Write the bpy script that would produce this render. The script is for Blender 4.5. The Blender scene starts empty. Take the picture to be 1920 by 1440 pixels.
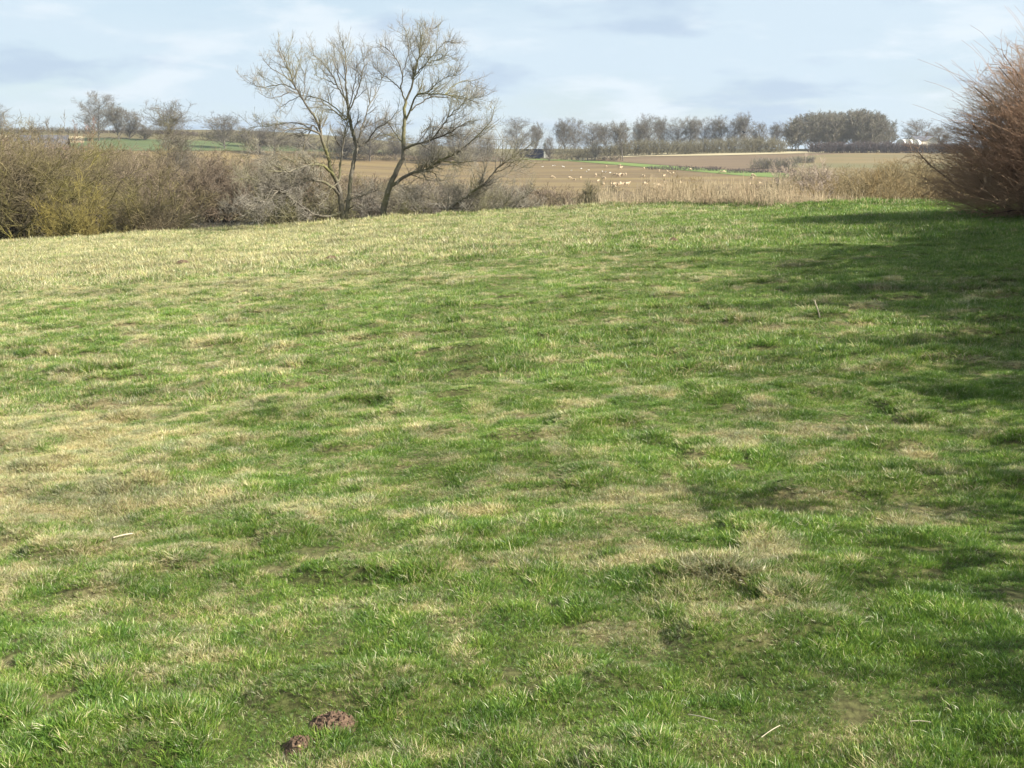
import bpy, bmesh, math, random
import numpy as np
from mathutils import Vector, Matrix

C = bpy.context.scene
R = math.radians
# ------------------------------------------------------------------ camera
F, CX, CY = 2300.0, 960.0, 720.0            # focal length in photograph pixels
PITCH = math.atan(420 / F)
EYE = 2.6
cam = bpy.data.cameras.new('camera'); camo = bpy.data.objects.new('camera', cam)
C.collection.objects.link(camo); C.camera = camo
cam.sensor_width = 36; cam.lens = F / 1920 * 36
cam.clip_start = 0.1; cam.clip_end = 12000
camo.location = (0, 0, EYE); camo.rotation_euler = (math.pi / 2 - PITCH, 0, 0)
C.render.resolution_x, C.render.resolution_y = 1024, 768
# ------------------------------------------------------------------ light
SUN_EL, SUN_AZ = 36.0, 110.0                # azimuth clockwise from the viewing direction (+Y)
w = bpy.data.worlds.new('World'); C.world = w; w.use_nodes = True
nt = w.node_tree; N = nt.nodes; L = nt.links
bg = N['Background']; bg.inputs['Strength'].default_value = 0.055
sky = N.new('ShaderNodeTexSky'); sky.sky_type = 'NISHITA'; sky.sun_disc = False
sky.sun_elevation = R(SUN_EL); sky.sun_rotation = R(SUN_AZ)
sky.air_density = 1.0; sky.dust_density = 0.6; sky.ozone_density = 2.0
geo = N.new('ShaderNodeTexCoord')
sep = N.new('ShaderNodeSeparateXYZ'); L.new(geo.outputs['Generated'], sep.inputs[0])
# clouds on a flat layer: direction / (height + k)
addk = N.new('ShaderNodeMath'); addk.operation = 'ADD'; addk.inputs[1].default_value = 0.20
mx = N.new('ShaderNodeMath'); mx.operation = 'MAXIMUM'; mx.inputs[1].default_value = 0.0
L.new(sep.outputs['Z'], mx.inputs[0]); L.new(mx.outputs[0], addk.inputs[0])
dv = N.new('ShaderNodeVectorMath'); dv.operation = 'DIVIDE'
cmb = N.new('ShaderNodeCombineXYZ')
for i in range(3): L.new(addk.outputs[0], cmb.inputs[i])
L.new(geo.outputs['Generated'], dv.inputs[0]); L.new(cmb.outputs[0], dv.inputs[1])
def wnoise(scale, detail, rough, off, dist=0.0):
    mp = N.new('ShaderNodeMapping'); mp.inputs['Location'].default_value = off
    mp.inputs['Scale'].default_value = (1.0, 1.0, 0.3)
    L.new(dv.outputs[0], mp.inputs[0])
    n = N.new('ShaderNodeTexNoise'); n.inputs['Scale'].default_value = scale
    n.inputs['Detail'].default_value = detail; n.inputs['Roughness'].default_value = rough
    n.inputs['Distortion'].default_value = dist
    L.new(mp.outputs[0], n.inputs['Vector']); return n
def wramp(src, a, b, lo=0.0, hi=1.0):
    m = N.new('ShaderNodeMapRange'); m.interpolation_type = 'SMOOTHSTEP'
    m.inputs['From Min'].default_value = a; m.inputs['From Max'].default_value = b
    m.inputs['To Min'].default_value = lo; m.inputs['To Max'].default_value = hi
    L.new(src, m.inputs['Value']); return m.outputs[0]
SKYW = 8.2
veil = wramp(wnoise(0.9, 7, 0.55, (3.1, 1.7, 0), 0.3).outputs['Fac'], 0.34, 0.60, 0.62, 0.97)
m1 = N.new('ShaderNodeMixRGB'); L.new(veil, m1.inputs[0]); L.new(sky.outputs[0], m1.inputs[1])
m1.inputs[2].default_value = (0.61 * SKYW, 0.73 * SKYW, 0.83 * SKYW, 1)
puff = wramp(wnoise(2.4, 8, 0.55, (7.4, 0.2, 2), 0.2).outputs['Fac'], 0.50, 0.68, 0.0, 0.85)
m2 = N.new('ShaderNodeMixRGB'); L.new(puff, m2.inputs[0]); L.new(m1.outputs[0], m2.inputs[1])
m2.inputs[2].default_value = (0.74 * SKYW, 0.82 * SKYW, 0.885 * SKYW, 1)
dark = wramp(wnoise(2.0, 8, 0.5, (1.9, 5.3, 4), 0.1).outputs['Fac'], 0.51, 0.66, 0.0, 0.8)
m3 = N.new('ShaderNodeMixRGB'); L.new(dark, m3.inputs[0]); L.new(m2.outputs[0], m3.inputs[1])
m3.inputs[2].default_value = (0.46 * SKYW, 0.575 * SKYW, 0.72 * SKYW, 1)
L.new(m3.outputs[0], bg.inputs['Color'])
sun = bpy.data.lights.new('sun', 'SUN'); so = bpy.data.objects.new('sun', sun); C.collection.objects.link(so)
sun.energy = 5.0; sun.angle = R(0.5); sun.color = (1.0, 0.945, 0.86)
so.rotation_euler = (R(90 - SUN_EL), 0, R(180 - SUN_AZ))
so.location = (60, -20, 60)
C.view_settings.view_transform = 'Standard'; C.view_settings.look = 'None'
C.view_settings.exposure = 1.35; C.view_settings.gamma = 1.0
C.render.engine = 'CYCLES'
C.cycles.max_bounces = 6; C.cycles.transparent_max_bounces = 8; C.cycles.diffuse_bounces = 3

# ------------------------------------------------------------------ helpers
rng = np.random.default_rng(7)
def px_dir(px, py):
    a, b = (px - CX) / F, (CY - py) / F
    return np.array([a, math.cos(PITCH) + b * math.sin(PITCH), -math.sin(PITCH) + b * math.cos(PITCH)])
def at(px, py, Y):
    d = px_dir(px, py); d = d * (Y / d[1]); return np.array([d[0], d[1], d[2] + EYE])
NT = np.random.default_rng(11).random((256, 256))
def vn(x, y):
    x = np.asarray(x, float); y = np.asarray(y, float)
    xi = np.floor(x).astype(int); yi = np.floor(y).astype(int); fx = x - xi; fy = y - yi
    fx = fx * fx * (3 - 2 * fx); fy = fy * fy * (3 - 2 * fy)
    a = NT[xi % 256, yi % 256]; b = NT[(xi + 1) % 256, yi % 256]
    c = NT[xi % 256, (yi + 1) % 256]; d = NT[(xi + 1) % 256, (yi + 1) % 256]
    return (a * (1 - fx) + b * fx) * (1 - fy) + (c * (1 - fx) + d * fx) * fy
def fbm(x, y, o=4):
    s = 0; t = 0; k = 1.0
    for i in range(o):
        s = s + k * vn(x * 2 ** i + 17.3 * i, y * 2 ** i + 9.1 * i); t += k; k *= 0.5
    return s / t
def ss(a, b, x):
    t = np.clip((np.asarray(x, float) - a) / (b - a), 0, 1); return t * t * (3 - 2 * t)

def edge(X):                                   # far edge of the near pasture
    X = np.asarray(X, float)
    return 64 - 13 * ss(4, 20, X) + 1.2 * (fbm(X / 6, X * 0 + 3.3, 2) - 0.5)
PY = [-50, 100, 200, 350, 450, 540, 620, 700, 780, 900, 1200, 2500, 9000]
PZ = [-4.8, -4.9, -6.2, -8.8, -7.8, -5.2, -1.3, 2.7, 5.4, 8.0, 9.6, 11, 12]
YY = np.linspace(-50, 9000, 9051); _z = np.interp(YY, PY, PZ)
_k = np.hanning(81); _k /= _k.sum(); ZZ = np.convolve(np.pad(_z, 40, mode='edge'), _k, mode='valid')
def H(X, Y, micro=True):
    X = np.asarray(X, float); Y = np.asarray(Y, float)
    Xc = 70 * np.tanh(X / 70)
    near = np.where(Xc < 0, 0.068 * Xc, 0.042 * Xc) + 0.003 * np.minimum(Y, 80) - 0.20 * ss(28, 60, Y)
    near = near + 0.16 * (fbm(X / 11 + 5, Y / 9, 2) - 0.5) * ss(6, 25, Y)
    rim = np.exp(-((Y - edge(X) + 2) / 2.2) ** 2) * ss(-2, 6, X)
    near = near + rim * (0.13 + 0.6 * (fbm(X / 2.2, Y / 2.2, 3) - 0.5))
    if micro:
        k = ss(42, 14, Y) * 0.75 + 0.25
        a = fbm(X / 0.85, Y / 0.85, 3); b = fbm(X / 0.27 + 40, Y / 0.27, 2)
        near = near + k * (0.085 * (a - 0.5) + 0.062 * (b - 0.5))
        near = near + k * 0.07 * ss(0.60, 0.85, vn(X / 0.55 + 3, Y / 0.45 + 8))
    far = EYE + np.interp(Y, YY, ZZ) + 13 * ss(0, -210, X) * ss(330, 760, Y) + 3.0 * (fbm(X / 160, Y / 160, 2) - 0.5) * ss(300, 600, Y)
    t = ss(0, 7, Y - edge(X))
    t = t * 1.0
    return near * (1 - t) + far * t
def hit(px, py, y0=90.0):
    d = px_dir(px, py); Ys = np.concatenate([np.arange(y0, 900, 1.0), np.arange(900, 3000, 8.0)])
    X = d[0] / d[1] * Ys; Z = EYE + d[2] / d[1] * Ys
    g = H(X, Ys, False); i = np.argmax(g >= Z)
    if not (g >= Z).any(): i = np.argmin(Z - g)
    if i > 0 and (Z - g)[i - 1] > 0 and (Z - g)[i] <= 0:
        a = (Z - g)[i - 1]; b = (Z - g)[i]; t = a / (a - b)
    else: t = 1
    Y = Ys[max(i - 1, 0)] * (1 - t) + Ys[i] * t
    return d[0] / d[1] * Y, Y

def mesh_np(name, V, Fq, mat, parent=None, smooth=True, col=None, attrs=None, link=True):
    """one mesh object from numpy verts and a list of face index arrays (m,k)"""
    me = bpy.data.meshes.new(name)
    V = np.asarray(V, np.float32); me.vertices.add(len(V)); me.vertices.foreach_set('co', V.ravel())
    tot = sum(f.size for f in Fq); npoly = sum(len(f) for f in Fq)
    me.loops.add(tot); me.polygons.add(npoly)
    me.loops.foreach_set('vertex_index', np.concatenate([f.ravel() for f in Fq]).astype(np.int32))
    st = []; o = 0
    for f in Fq:
        st.append(o + np.arange(len(f)) * f.shape[1]); o += f.size
    me.polygons.foreach_set('loop_start', np.concatenate(st).astype(np.int32))
    if smooth: me.polygons.foreach_set('use_smooth', np.ones(npoly, bool))
    if col is not None:
        a = me.color_attributes.new('col', 'FLOAT_COLOR', 'POINT')
        c4 = np.ones((len(V), 4), np.float32); c4[:, :3] = col; a.data.foreach_set('color', c4.ravel())
    for k, v in (attrs or {}).items():
        a = me.attributes.new(k, 'FLOAT', 'POINT'); a.data.foreach_set('value', np.asarray(v, np.float32).ravel())
    me.update(calc_edges=True); me.materials.append(mat)
    o = bpy.data.objects.new(name, me)
    if link: C.collection.objects.link(o)
    if parent is not None: o.parent = parent
    return o
def tag(o, label=None, cat=None, group=None, kind=None):
    if label: o['label'] = label
    if cat: o['category'] = cat
    if group: o['group'] = group
    if kind: o['kind'] = kind
    return o
def empty(name, loc, label, cat, group=None, rz=0, s=1.0):
    o = bpy.data.objects.new(name, None); C.collection.objects.link(o)
    o.location = [float(v) for v in loc]; o.rotation_euler = (0, 0, rz)
    o.scale = (s, s, s) if np.isscalar(s) else s
    o.empty_display_size = 0.3
    return tag(o, label, cat, group)
def dup(root, loc, rz, s, label, cat=None, group=None):
    r = root.copy(); C.collection.objects.link(r)
    r.location = [float(v) for v in loc]; r.rotation_euler = (0, 0, rz)
    r.scale = (s, s, s) if np.isscalar(s) else s
    r['label'] = label
    if cat: r['category'] = cat
    if group: r['group'] = group
    for ch in list(root.children):
        c = ch.copy(); C.collection.objects.link(c); c.parent = r
    return r

# ------------------------------------------------------------------ materials
def mat_base(name):
    m = bpy.data.materials.new(name); m.use_nodes = True
    return m, m.node_tree.nodes, m.node_tree.links, m.node_tree.nodes['Principled BSDF']
def rgb(c): return (c[0], c[1], c[2], 1)
def noisy(name, c1, c2, scale=3.0, rough=0.85, detail=5, lo=0.35, hi=0.65, c3=None, s3=0.5, bump=0.0, stretch=(1, 1, 1), spec=0.25):
    m, n, l, p = mat_base(name)
    g = n.new('ShaderNodeNewGeometry'); mp = n.new('ShaderNodeMapping'); mp.inputs['Scale'].default_value = stretch
    l.new(g.outputs['Position'], mp.inputs[0])
    t = n.new('ShaderNodeTexNoise'); t.inputs['Scale'].default_value = scale; t.inputs['Detail'].default_value = detail
    l.new(mp.outputs[0], t.inputs['Vector'])
    r = n.new('ShaderNodeMapRange'); r.inputs['From Min'].default_value = lo; r.inputs['From Max'].default_value = hi
    l.new(t.outputs['Fac'], r.inputs['Value'])
    mix = n.new('ShaderNodeMixRGB'); mix.inputs[1].default_value = rgb(c1); mix.inputs[2].default_value = rgb(c2)
    l.new(r.outputs[0], mix.inputs[0]); out = mix.outputs[0]
    if c3 is not None:
        t3 = n.new('ShaderNodeTexNoise'); t3.inputs['Scale'].default_value = s3; t3.inputs['Detail'].default_value = 4
        l.new(mp.outputs[0], t3.inputs['Vector'])
        r3 = n.new('ShaderNodeMapRange'); r3.inputs['From Min'].default_value = 0.45; r3.inputs['From Max'].default_value = 0.65
        l.new(t3.outputs['Fac'], r3.inputs['Value'])
        m3 = n.new('ShaderNodeMixRGB'); l.new(r3.outputs[0], m3.inputs[0]); l.new(out, m3.inputs[1]); m3.inputs[2].default_value = rgb(c3)
        out = m3.outputs[0]
    l.new(out, p.inputs['Base Color']); p.inputs['Roughness'].default_value = rough
    p.inputs['Specular IOR Level'].default_value = spec
    if bump:
        b = n.new('ShaderNodeBump'); b.inputs['Strength'].default_value = bump; b.inputs['Distance'].default_value = 0.1
        l.new(t.outputs['Fac'], b.inputs['Height']); l.new(b.outputs[0], p.inputs['Normal'])
    return m
M = {}
def bark(name, c, moss=None, amount=0.5):
    return noisy(name, tuple(v * 0.7 for v in c), tuple(v * 1.25 for v in c), 1.3, 0.9, 4, c3=moss, s3=0.45)
M['bark'] = bark('bark_grey_olive', (0.14, 0.122, 0.09), (0.17, 0.16, 0.065))
M['twig'] = bark('twig_olive_tan', (0.25, 0.225, 0.18), (0.24, 0.22, 0.135))
M['willow_bark'] = bark('bark_willow', (0.115, 0.095, 0.045), (0.16, 0.14, 0.03))
M['willow_twig'] = bark('twig_willow', (0.16, 0.128, 0.075), (0.165, 0.145, 0.045))
M['lichen_twig'] = bark('twig_lichen', (0.205, 0.165, 0.045), (0.17, 0.145, 0.05))
M['brown_twig'] = bark('twig_brown', (0.195, 0.15, 0.105), (0.18, 0.15, 0.075))
M['grey_twig'] = bark('twig_grey', (0.20, 0.17, 0.13), (0.17, 0.15, 0.09))
M['pink_twig'] = bark('twig_pinkish', (0.27, 0.165, 0.12), (0.23, 0.16, 0.10))
M['red_twig'] = bark('twig_red', (0.33, 0.205, 0.130), (0.28, 0.20, 0.125))
M['red_bark'] = bark('bark_dark_red', (0.11, 0.07, 0.05))
M['far_bark'] = bark('bark_far', (0.12, 0.105, 0.085))
M['moss_twig'] = bark('twig_mossy', (0.22, 0.195, 0.11), (0.19, 0.18, 0.065))
M['far_twig'] = bark('twig_far', (0.16, 0.138, 0.112), (0.155, 0.14, 0.09))
M['far_olive'] = bark('twig_far_olive', (0.145, 0.128, 0.075))
M['wood_twig'] = bark('twig_wood', (0.15, 0.13, 0.10), (0.135, 0.13, 0.075))
M['dark_hedge'] = bark('twig_dark_hedge', (0.085, 0.065, 0.06))
M['pale_scrub'] = bark('twig_pale_scrub', (0.33, 0.265, 0.20))
M['ochre_scrub'] = bark('twig_ochre', (0.20, 0.158, 0.08), (0.20, 0.14, 0.06))
M['reed'] = bark('reed_dry', (0.38, 0.31, 0.195), (0.32, 0.24, 0.15))
M['ivy'] = bark('ivy_dark', (0.035, 0.05, 0.02))

# grass blade material: colour per blade in the mesh, slow world-space drift
def grass_mat():
    m, n, l, p = mat_base('grass_blades')
    a = n.new('ShaderNodeAttribute'); a.attribute_name = 'col'
    g = n.new('ShaderNodeNewGeometry')
    t = n.new('ShaderNodeTexNoise'); t.inputs['Scale'].default_value = 0.55; t.inputs['Detail'].default_value = 5
    l.new(g.outputs['Position'], t.inputs['Vector'])
    r = n.new('ShaderNodeMapRange'); r.inputs['From Min'].default_value = 0.3; r.inputs['From Max'].default_value = 0.7
    r.inputs['To Min'].default_value = 0.72; r.inputs['To Max'].default_value = 1.28
    l.new(t.outputs['Fac'], r.inputs['Value'])
    mul = n.new('ShaderNodeMixRGB'); mul.blend_type = 'MULTIPLY'; mul.inputs[0].default_value = 1
    l.new(a.outputs['Color'], mul.inputs[1]); l.new(r.outputs[0], mul.inputs[2])
    l.new(mul.outputs[0], p.inputs['Base Color']); p.inputs['Roughness'].default_value = 0.36
    p.inputs['Specular IOR Level'].default_value = 0.28
    t2 = n.new('ShaderNodeTexNoise'); t2.inputs['Scale'].default_value = 3.6; t2.inputs['Detail'].default_value = 3
    l.new(g.outputs['Position'], t2.inputs['Vector'])
    cr = n.new('ShaderNodeValToRGB'); cr.color_ramp.elements[0].position = 0.34; cr.color_ramp.elements[0].color = (0.70, 0.80, 0.76, 1)
    cr.color_ramp.elements[1].position = 0.66; cr.color_ramp.elements[1].color = (1.16, 1.14, 1.02, 1)
    l.new(t2.outputs['Fac'], cr.inputs[0])
    mul2 = n.new('ShaderNodeMixRGB'); mul2.blend_type = 'MULTIPLY'; mul2.inputs[0].default_value = 1
    l.new(mul.outputs[0], mul2.inputs[1]); l.new(cr.outputs[0], mul2.inputs[2]); mul = mul2
    l.new(mul.outputs[0], p.inputs['Base Color'])
    tr = n.new('ShaderNodeBsdfTranslucent'); l.new(mul.outputs[0], tr.inputs['Color'])
    mx = n.new('ShaderNodeMixShader'); mx.inputs[0].default_value = 0.28
    l.new(p.outputs[0], mx.inputs[1]); l.new(tr.outputs[0], mx.inputs[2])
    l.new(mx.outputs[0], n['Material Output'].inputs['Surface'])
    return m
M['grass'] = grass_mat()
def ground_mat():
    m, n, l, p = mat_base('ground_turf')
    g = n.new('ShaderNodeNewGeometry')
    def noise(scale, det=5):
        t = n.new('ShaderNodeTexNoise'); t.inputs['Scale'].default_value = scale; t.inputs['Detail'].default_value = det
        l.new(g.outputs['Position'], t.inputs['Vector']); return t.outputs['Fac']
    def mapr(s, a, b):
        r = n.new('ShaderNodeMapRange'); r.inputs['From Min'].default_value = a; r.inputs['From Max'].default_value = b
        l.new(s, r.inputs['Value']); return r.outputs[0]
    def mix(f, a, b):
        x = n.new('ShaderNodeMixRGB'); l.new(f, x.inputs[0])
        for i, c in ((1, a), (2, b)):
            if isinstance(c, tuple): x.inputs[i].default_value = rgb(c)
            else: l.new(c, x.inputs[i])
        return x.outputs[0]
    st = n.new('ShaderNodeAttribute'); st.attribute_name = 'straw'
    bk = n.new('ShaderNodeAttribute'); bk.attribute_name = 'bank'
    fine = mapr(noise(22, 6), 0.3, 0.7)
    green = mix(fine, (0.035, 0.036, 0.014), (0.09, 0.10, 0.032))  # thatch under the blades, darkened to put shadow into the gaps between tufts
    straw = mix(fine, (0.10, 0.075, 0.04), (0.28, 0.23, 0.12))
    turf = mix(st.outputs['Fac'], green, straw)
    far = mix(mapr(noise(0.02, 6), 0.35, 0.65), (0.115, 0.095, 0.05), (0.13, 0.115, 0.055))
    l.new(mix(bk.outputs['Fac'], turf, far), p.inputs['Base Color'])
    p.inputs['Roughness'].default_value = 0.95; p.inputs['Specular IOR Level'].default_value = 0.1
    b = n.new('ShaderNodeBump'); b.inputs['Strength'].default_value = 0.5; b.inputs['Distance'].default_value = 0.03
    l.new(noise(30, 6), b.inputs['Height']); l.new(b.outputs[0], p.inputs['Normal'])
    return m

# ------------------------------------------------------------------ ground
def track(X, Y):
    """faint worn line leading up the pasture"""
    return np.exp(-((X - np.interp(Y, [4, 8, 12, 20, 42, 60], [-1.3, -0.93, -0.72, -0.45, 0.8, 2.4])) / (0.14 + 0.006 * Y)) ** 2)
def straw_frac(X, Y):
    """share of dead straw-coloured grass, 0..1"""
    d = Y; q = X / np.maximum(Y, 1)
    base = 0.165 + 0.10 * ss(0.1, -0.25, q) + 0.36 * ss(20, 42, d) * ss(0.26, 0.02, q) + 0.10 * ss(0.05, -0.3, q) * ss(7, 11, d)
    base = base + 0.34 * np.exp(-((q + 0.38) / 0.13) ** 2 - ((d - 11.5) / 3.0) ** 2)
    base = base - 0.10 * ss(9, 6, d) - 0.16 * ss(0.12, 0.3, q) * ss(18, 30, d)
    base = base - 0.12 * np.exp(-((d - 46 - 10 * q) / 3.0) ** 2) * ss(-0.1, 0.1, q)
    n = fbm((X + 0.25 * Y) / 2.6, Y / 1.5, 4) - 0.5
    n2 = fbm(X / 0.7 + 30, Y / 0.5, 3) - 0.5
    n3 = fbm(X / 9 + 3, Y / 5 + 7, 2) - 0.5
    n4 = fbm(X / 0.26 + 11, Y / 0.22 + 5, 2) - 0.5
    return np.clip(base + 0.24 * n + 0.60 * n2 + 0.90 * n4 + 0.22 * n3 - 0.12 * track(X, Y) + 0.50 * ss(0.66, 0.86, vn(X / 0.42 + 9, Y / 0.34 + 2)) * ss(0.35, 0.6, fbm(X / 3 + 1, Y / 3, 2)), 0, 1)
def axis_x(g=0.016, s0=0.05, lim=5000):
    x = [0.0]
    while x[-1] < lim: x.append(x[-1] + s0 + g * x[-1])
    x = np.array(x); return np.concatenate([-x[:0:-1], x])
def axis_y():
    y = [-60, -40, -25, -15, -9, -5, -2, 0, 1.5, 2.5, 3.0]
    while y[-1] < 110: y.append(y[-1] + 0.0085 * y[-1] + 0.01)
    while y[-1] < 8000: y.append(y[-1] * 1.03)
    return np.array(y)
gx, gy = axis_x(), axis_y()
GX, GY = np.meshgrid(gx, gy); GZ = H(GX, GY)
nx, ny = len(gx), len(gy)
idx = np.arange(nx * ny).reshape(ny, nx)
Fq = np.stack([idx[:-1, :-1], idx[:-1, 1:], idx[1:, 1:], idx[1:, :-1]], -1).reshape(-1, 4)
g = mesh_np('ground', np.stack([GX, GY, GZ], -1).reshape(-1, 3), [Fq], ground_mat(),
            attrs={'straw': straw_frac(GX, GY), 'bank': ss(-0.5, 2.5, GY - edge(GX))})
tag(g, 'rough pasture ground falling away to the valley and far hill', kind='structure')

# ------------------------------------------------------------------ far fields, draped on the hill
def drape(name, xs, ybot, ytop, mat, label, rows=10, lift=0.12, y0=140.0):
    P = []
    for x in xs:
        yb = np.interp(x, *zip(*ybot)); yt = np.interp(x, *zip(*ytop))
        (ax, ay), (bx, by) = hit(x, yb, y0), hit(x, yt, y0)
        for t in np.linspace(0, 1, rows):
            X = ax + (bx - ax) * t; Y = ay + (by - ay) * t
            P.append((X, Y, float(H(X, Y)) + lift))
    n = len(xs); I = np.arange(n * rows).reshape(n, rows)
    f = np.stack([I[:-1, :-1], I[1:, :-1], I[1:, 1:], I[:-1, 1:]], -1).reshape(-1, 4)
    o = mesh_np(name, np.array(P), [f], mat); return tag(o, label, kind='structure')
M['plough'] = noisy('soil_plough', (0.105, 0.073, 0.032), (0.15, 0.102, 0.044), 0.12, 0.95, 8, c3=(0.18, 0.13, 0.05), s3=0.05, stretch=(0.08, 1, 1))
M['plough2'] = noisy('soil_plough_dark', (0.11, 0.076, 0.042), (0.145, 0.10, 0.054), 0.1, 0.95, 8, stretch=(0.2, 1, 1))
M['crop'] = noisy('crop_green', (0.068, 0.090, 0.032), (0.09, 0.114, 0.040), 0.1, 0.9, 5, stretch=(0.3, 1, 1))
M['strip'] = noisy('strip_green', (0.10, 0.145, 0.030), (0.135, 0.185, 0.040), 0.4, 0.9, 5, stretch=(0.3, 1, 1))
M['pale'] = noisy('grass_pale', (0.32, 0.27, 0.16), (0.40, 0.34, 0.20), 0.3, 0.95, 5, stretch=(0.3, 1, 1))
M['stubble'] = noisy('stubble', (0.30, 0.24, 0.13), (0.36, 0.29, 0.16), 0.3, 0.95, 5, stretch=(0.3, 1, 1))
M['olive'] = noisy('pasture_olive', (0.13, 0.10, 0.042), (0.18, 0.13, 0.058), 0.12, 0.95, 8, c3=(0.115, 0.105, 0.042), s3=0.02, stretch=(0.3, 1, 1))
line_low = [(100, 284), (440, 284), (560, 285), (760, 291), (970, 299.5), (1070, 303), (1200, 313.5), (1300, 322), (1400, 331), (1445, 333), (1600, 342)]
line_top = [(940, 297.5), (1000, 298), (1100, 301), (1150, 304), (1250, 311), (1340, 318), (1445, 324), (1600, 330)]
drape('ploughed_field', np.linspace(100, 1600, 60), [(100, 372), (1600, 372)], line_low, M['plough'], 'bare brown arable field on the far slope where the sheep graze', 40)
drape('green_field', np.linspace(120, 740, 40), [(120, 282.5), (440, 282.5), (560, 283.5), (740, 288)], [(120, 258), (205, 259), (440, 266), (560, 274), (740, 284)], M['crop'], 'green crop field below the left skyline trees', 14)
drape('green_strip', np.linspace(940, 1600, 50), [(a, b - 0.5) for a, b in line_low], line_top, M['strip'], 'bright green grass strip above the brown field', 5, 0.16)
drape('upper_field', np.linspace(1100, 1780, 40), [(a, b - 1.0) for a, b in line_top], [(1100, 300.5), (1130, 298), (1200, 294), (1350, 292.5), (1500, 288.5), (1780, 283.5)], M['plough2'], 'dull brown field between the green strip and the pale verge', 10)
drape('rough_pasture', np.linspace(1480, 2150, 40), [(1480, 378), (2150, 378)], [(1480, 296), (1560, 289), (1780, 284), (2150, 283)], M['olive'], 'olive tan rough pasture at the right beyond the field edge', 30, 0.2)
drape('pale_verge', np.linspace(1095, 1800, 40), [(1095, 300), (1130, 297.3), (1200, 293.6), (1350, 292), (1500, 288), (1800, 283.2)], [(1095, 299), (1130, 293.5), (1200, 289), (1350, 286.5), (1500, 284.5), (1800, 281)], M['pale'], 'pale straw verge below the skyline hedge', 4, 0.22)
drape('stubble_field', np.linspace(-60, 158, 20), [(-60, 270), (158, 268)], [(-60, 252), (158, 256)], M['stubble'], 'beige stubble field beyond the left willows', 6, 0.2)

# ------------------------------------------------------------------ water
mw, n_, l_, p_ = mat_base('water'); p_.inputs['Base Color'].default_value = (0.03, 0.04, 0.035, 1)
p_.inputs['Roughness'].default_value = 0.06
t_ = n_.new('ShaderNodeTexNoise'); t_.inputs['Scale'].default_value = 3.0; b_ = n_.new('ShaderNodeBump'); b_.inputs['Strength'].default_value = 0.15
l_.new(t_.outputs['Fac'], b_.inputs['Height']); l_.new(b_.outputs[0], p_.inputs['Normal'])
WV = [(-60, 67.5, -1.98), (2, 67.5, -1.98), (2, 92, -1.98), (-60, 92, -1.98)]
tag(mesh_np('water', np.array(WV), [np.array([[0, 1, 2, 3]])], mw, smooth=False), 'still pale stream water glimpsed behind the field edge', kind='structure')

# ------------------------------------------------------------------ branching plants
def resample(pts, n):
    pts = np.asarray(pts, float); d = np.r_[0, np.cumsum(np.linalg.norm(np.diff(pts, axis=0), axis=1))]
    t = np.linspace(0, d[-1], n)
    out = np.stack([np.interp(t, d, pts[:, i]) for i in range(3)], 1)
    for _ in range(2): out[1:-1] = out[1:-1] * 0.5 + (out[:-2] + out[2:]) * 0.25
    return out
def norm(v): return v / np.maximum(np.linalg.norm(v, axis=-1, keepdims=True), 1e-9)
def grow(P, Rr, n, rg, t0=0.2, t1=1.0, ang=(30, 60), ln=(0.5, 1.0), seg=5, wob=0.15, up=0.1, rr=0.5, rmin=0.004, taper=0.3, tpow=1.0, bias=None, byl=True, rmax=9.0, lenf=None):
    """n children on parent polylines P (m,k,3), radii Rr (m,k); returns child arrays"""
    m, k = P.shape[:2]
    plen = np.linalg.norm(np.diff(P, axis=1), axis=2).sum(1)
    pr = plen / plen.sum() if byl else np.full(m, 1 / m)
    pi = rg.choice(m, n, p=pr); t = t0 + (t1 - t0) * rg.random(n) ** tpow
    f = t * (k - 1); i = np.minimum(f.astype(int), k - 2); u = (f - i)[:, None]
    p0 = P[pi, i] * (1 - u) + P[pi, i + 1] * u; r0 = Rr[pi, i] * (1 - u[:, 0]) + Rr[pi, i + 1] * u[:, 0]
    T = norm(P[pi, i + 1] - P[pi, i])
    A = norm(np.cross(T, norm(rg.normal(size=(n, 3)))))
    th = np.radians(rg.uniform(ang[0], ang[1], n))[:, None]
    D = norm(T * np.cos(th) + A * np.sin(th))
    if bias is not None: D = norm(D + np.asarray(bias))
    Ln = rg.uniform(ln[0], ln[1], n) * ((1.15 - 0.6 * t) if lenf is None else lenf(t))
    if byl == 'rel': Ln = Ln * plen[pi]
    out = np.empty((n, seg + 1, 3)); out[:, 0] = p0
    st = (Ln / seg)[:, None]
    for s in range(seg):
        D = norm(D + wob * rg.normal(size=(n, 3)) + np.array([0, 0, up]))
        out[:, s + 1] = out[:, s] + D * st
    rs = np.minimum(np.maximum(r0 * rr, rmin), rmax)
    prof = np.linspace(1, taper, seg + 1)[None, :]
    return out, rs[:, None] * prof
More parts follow.
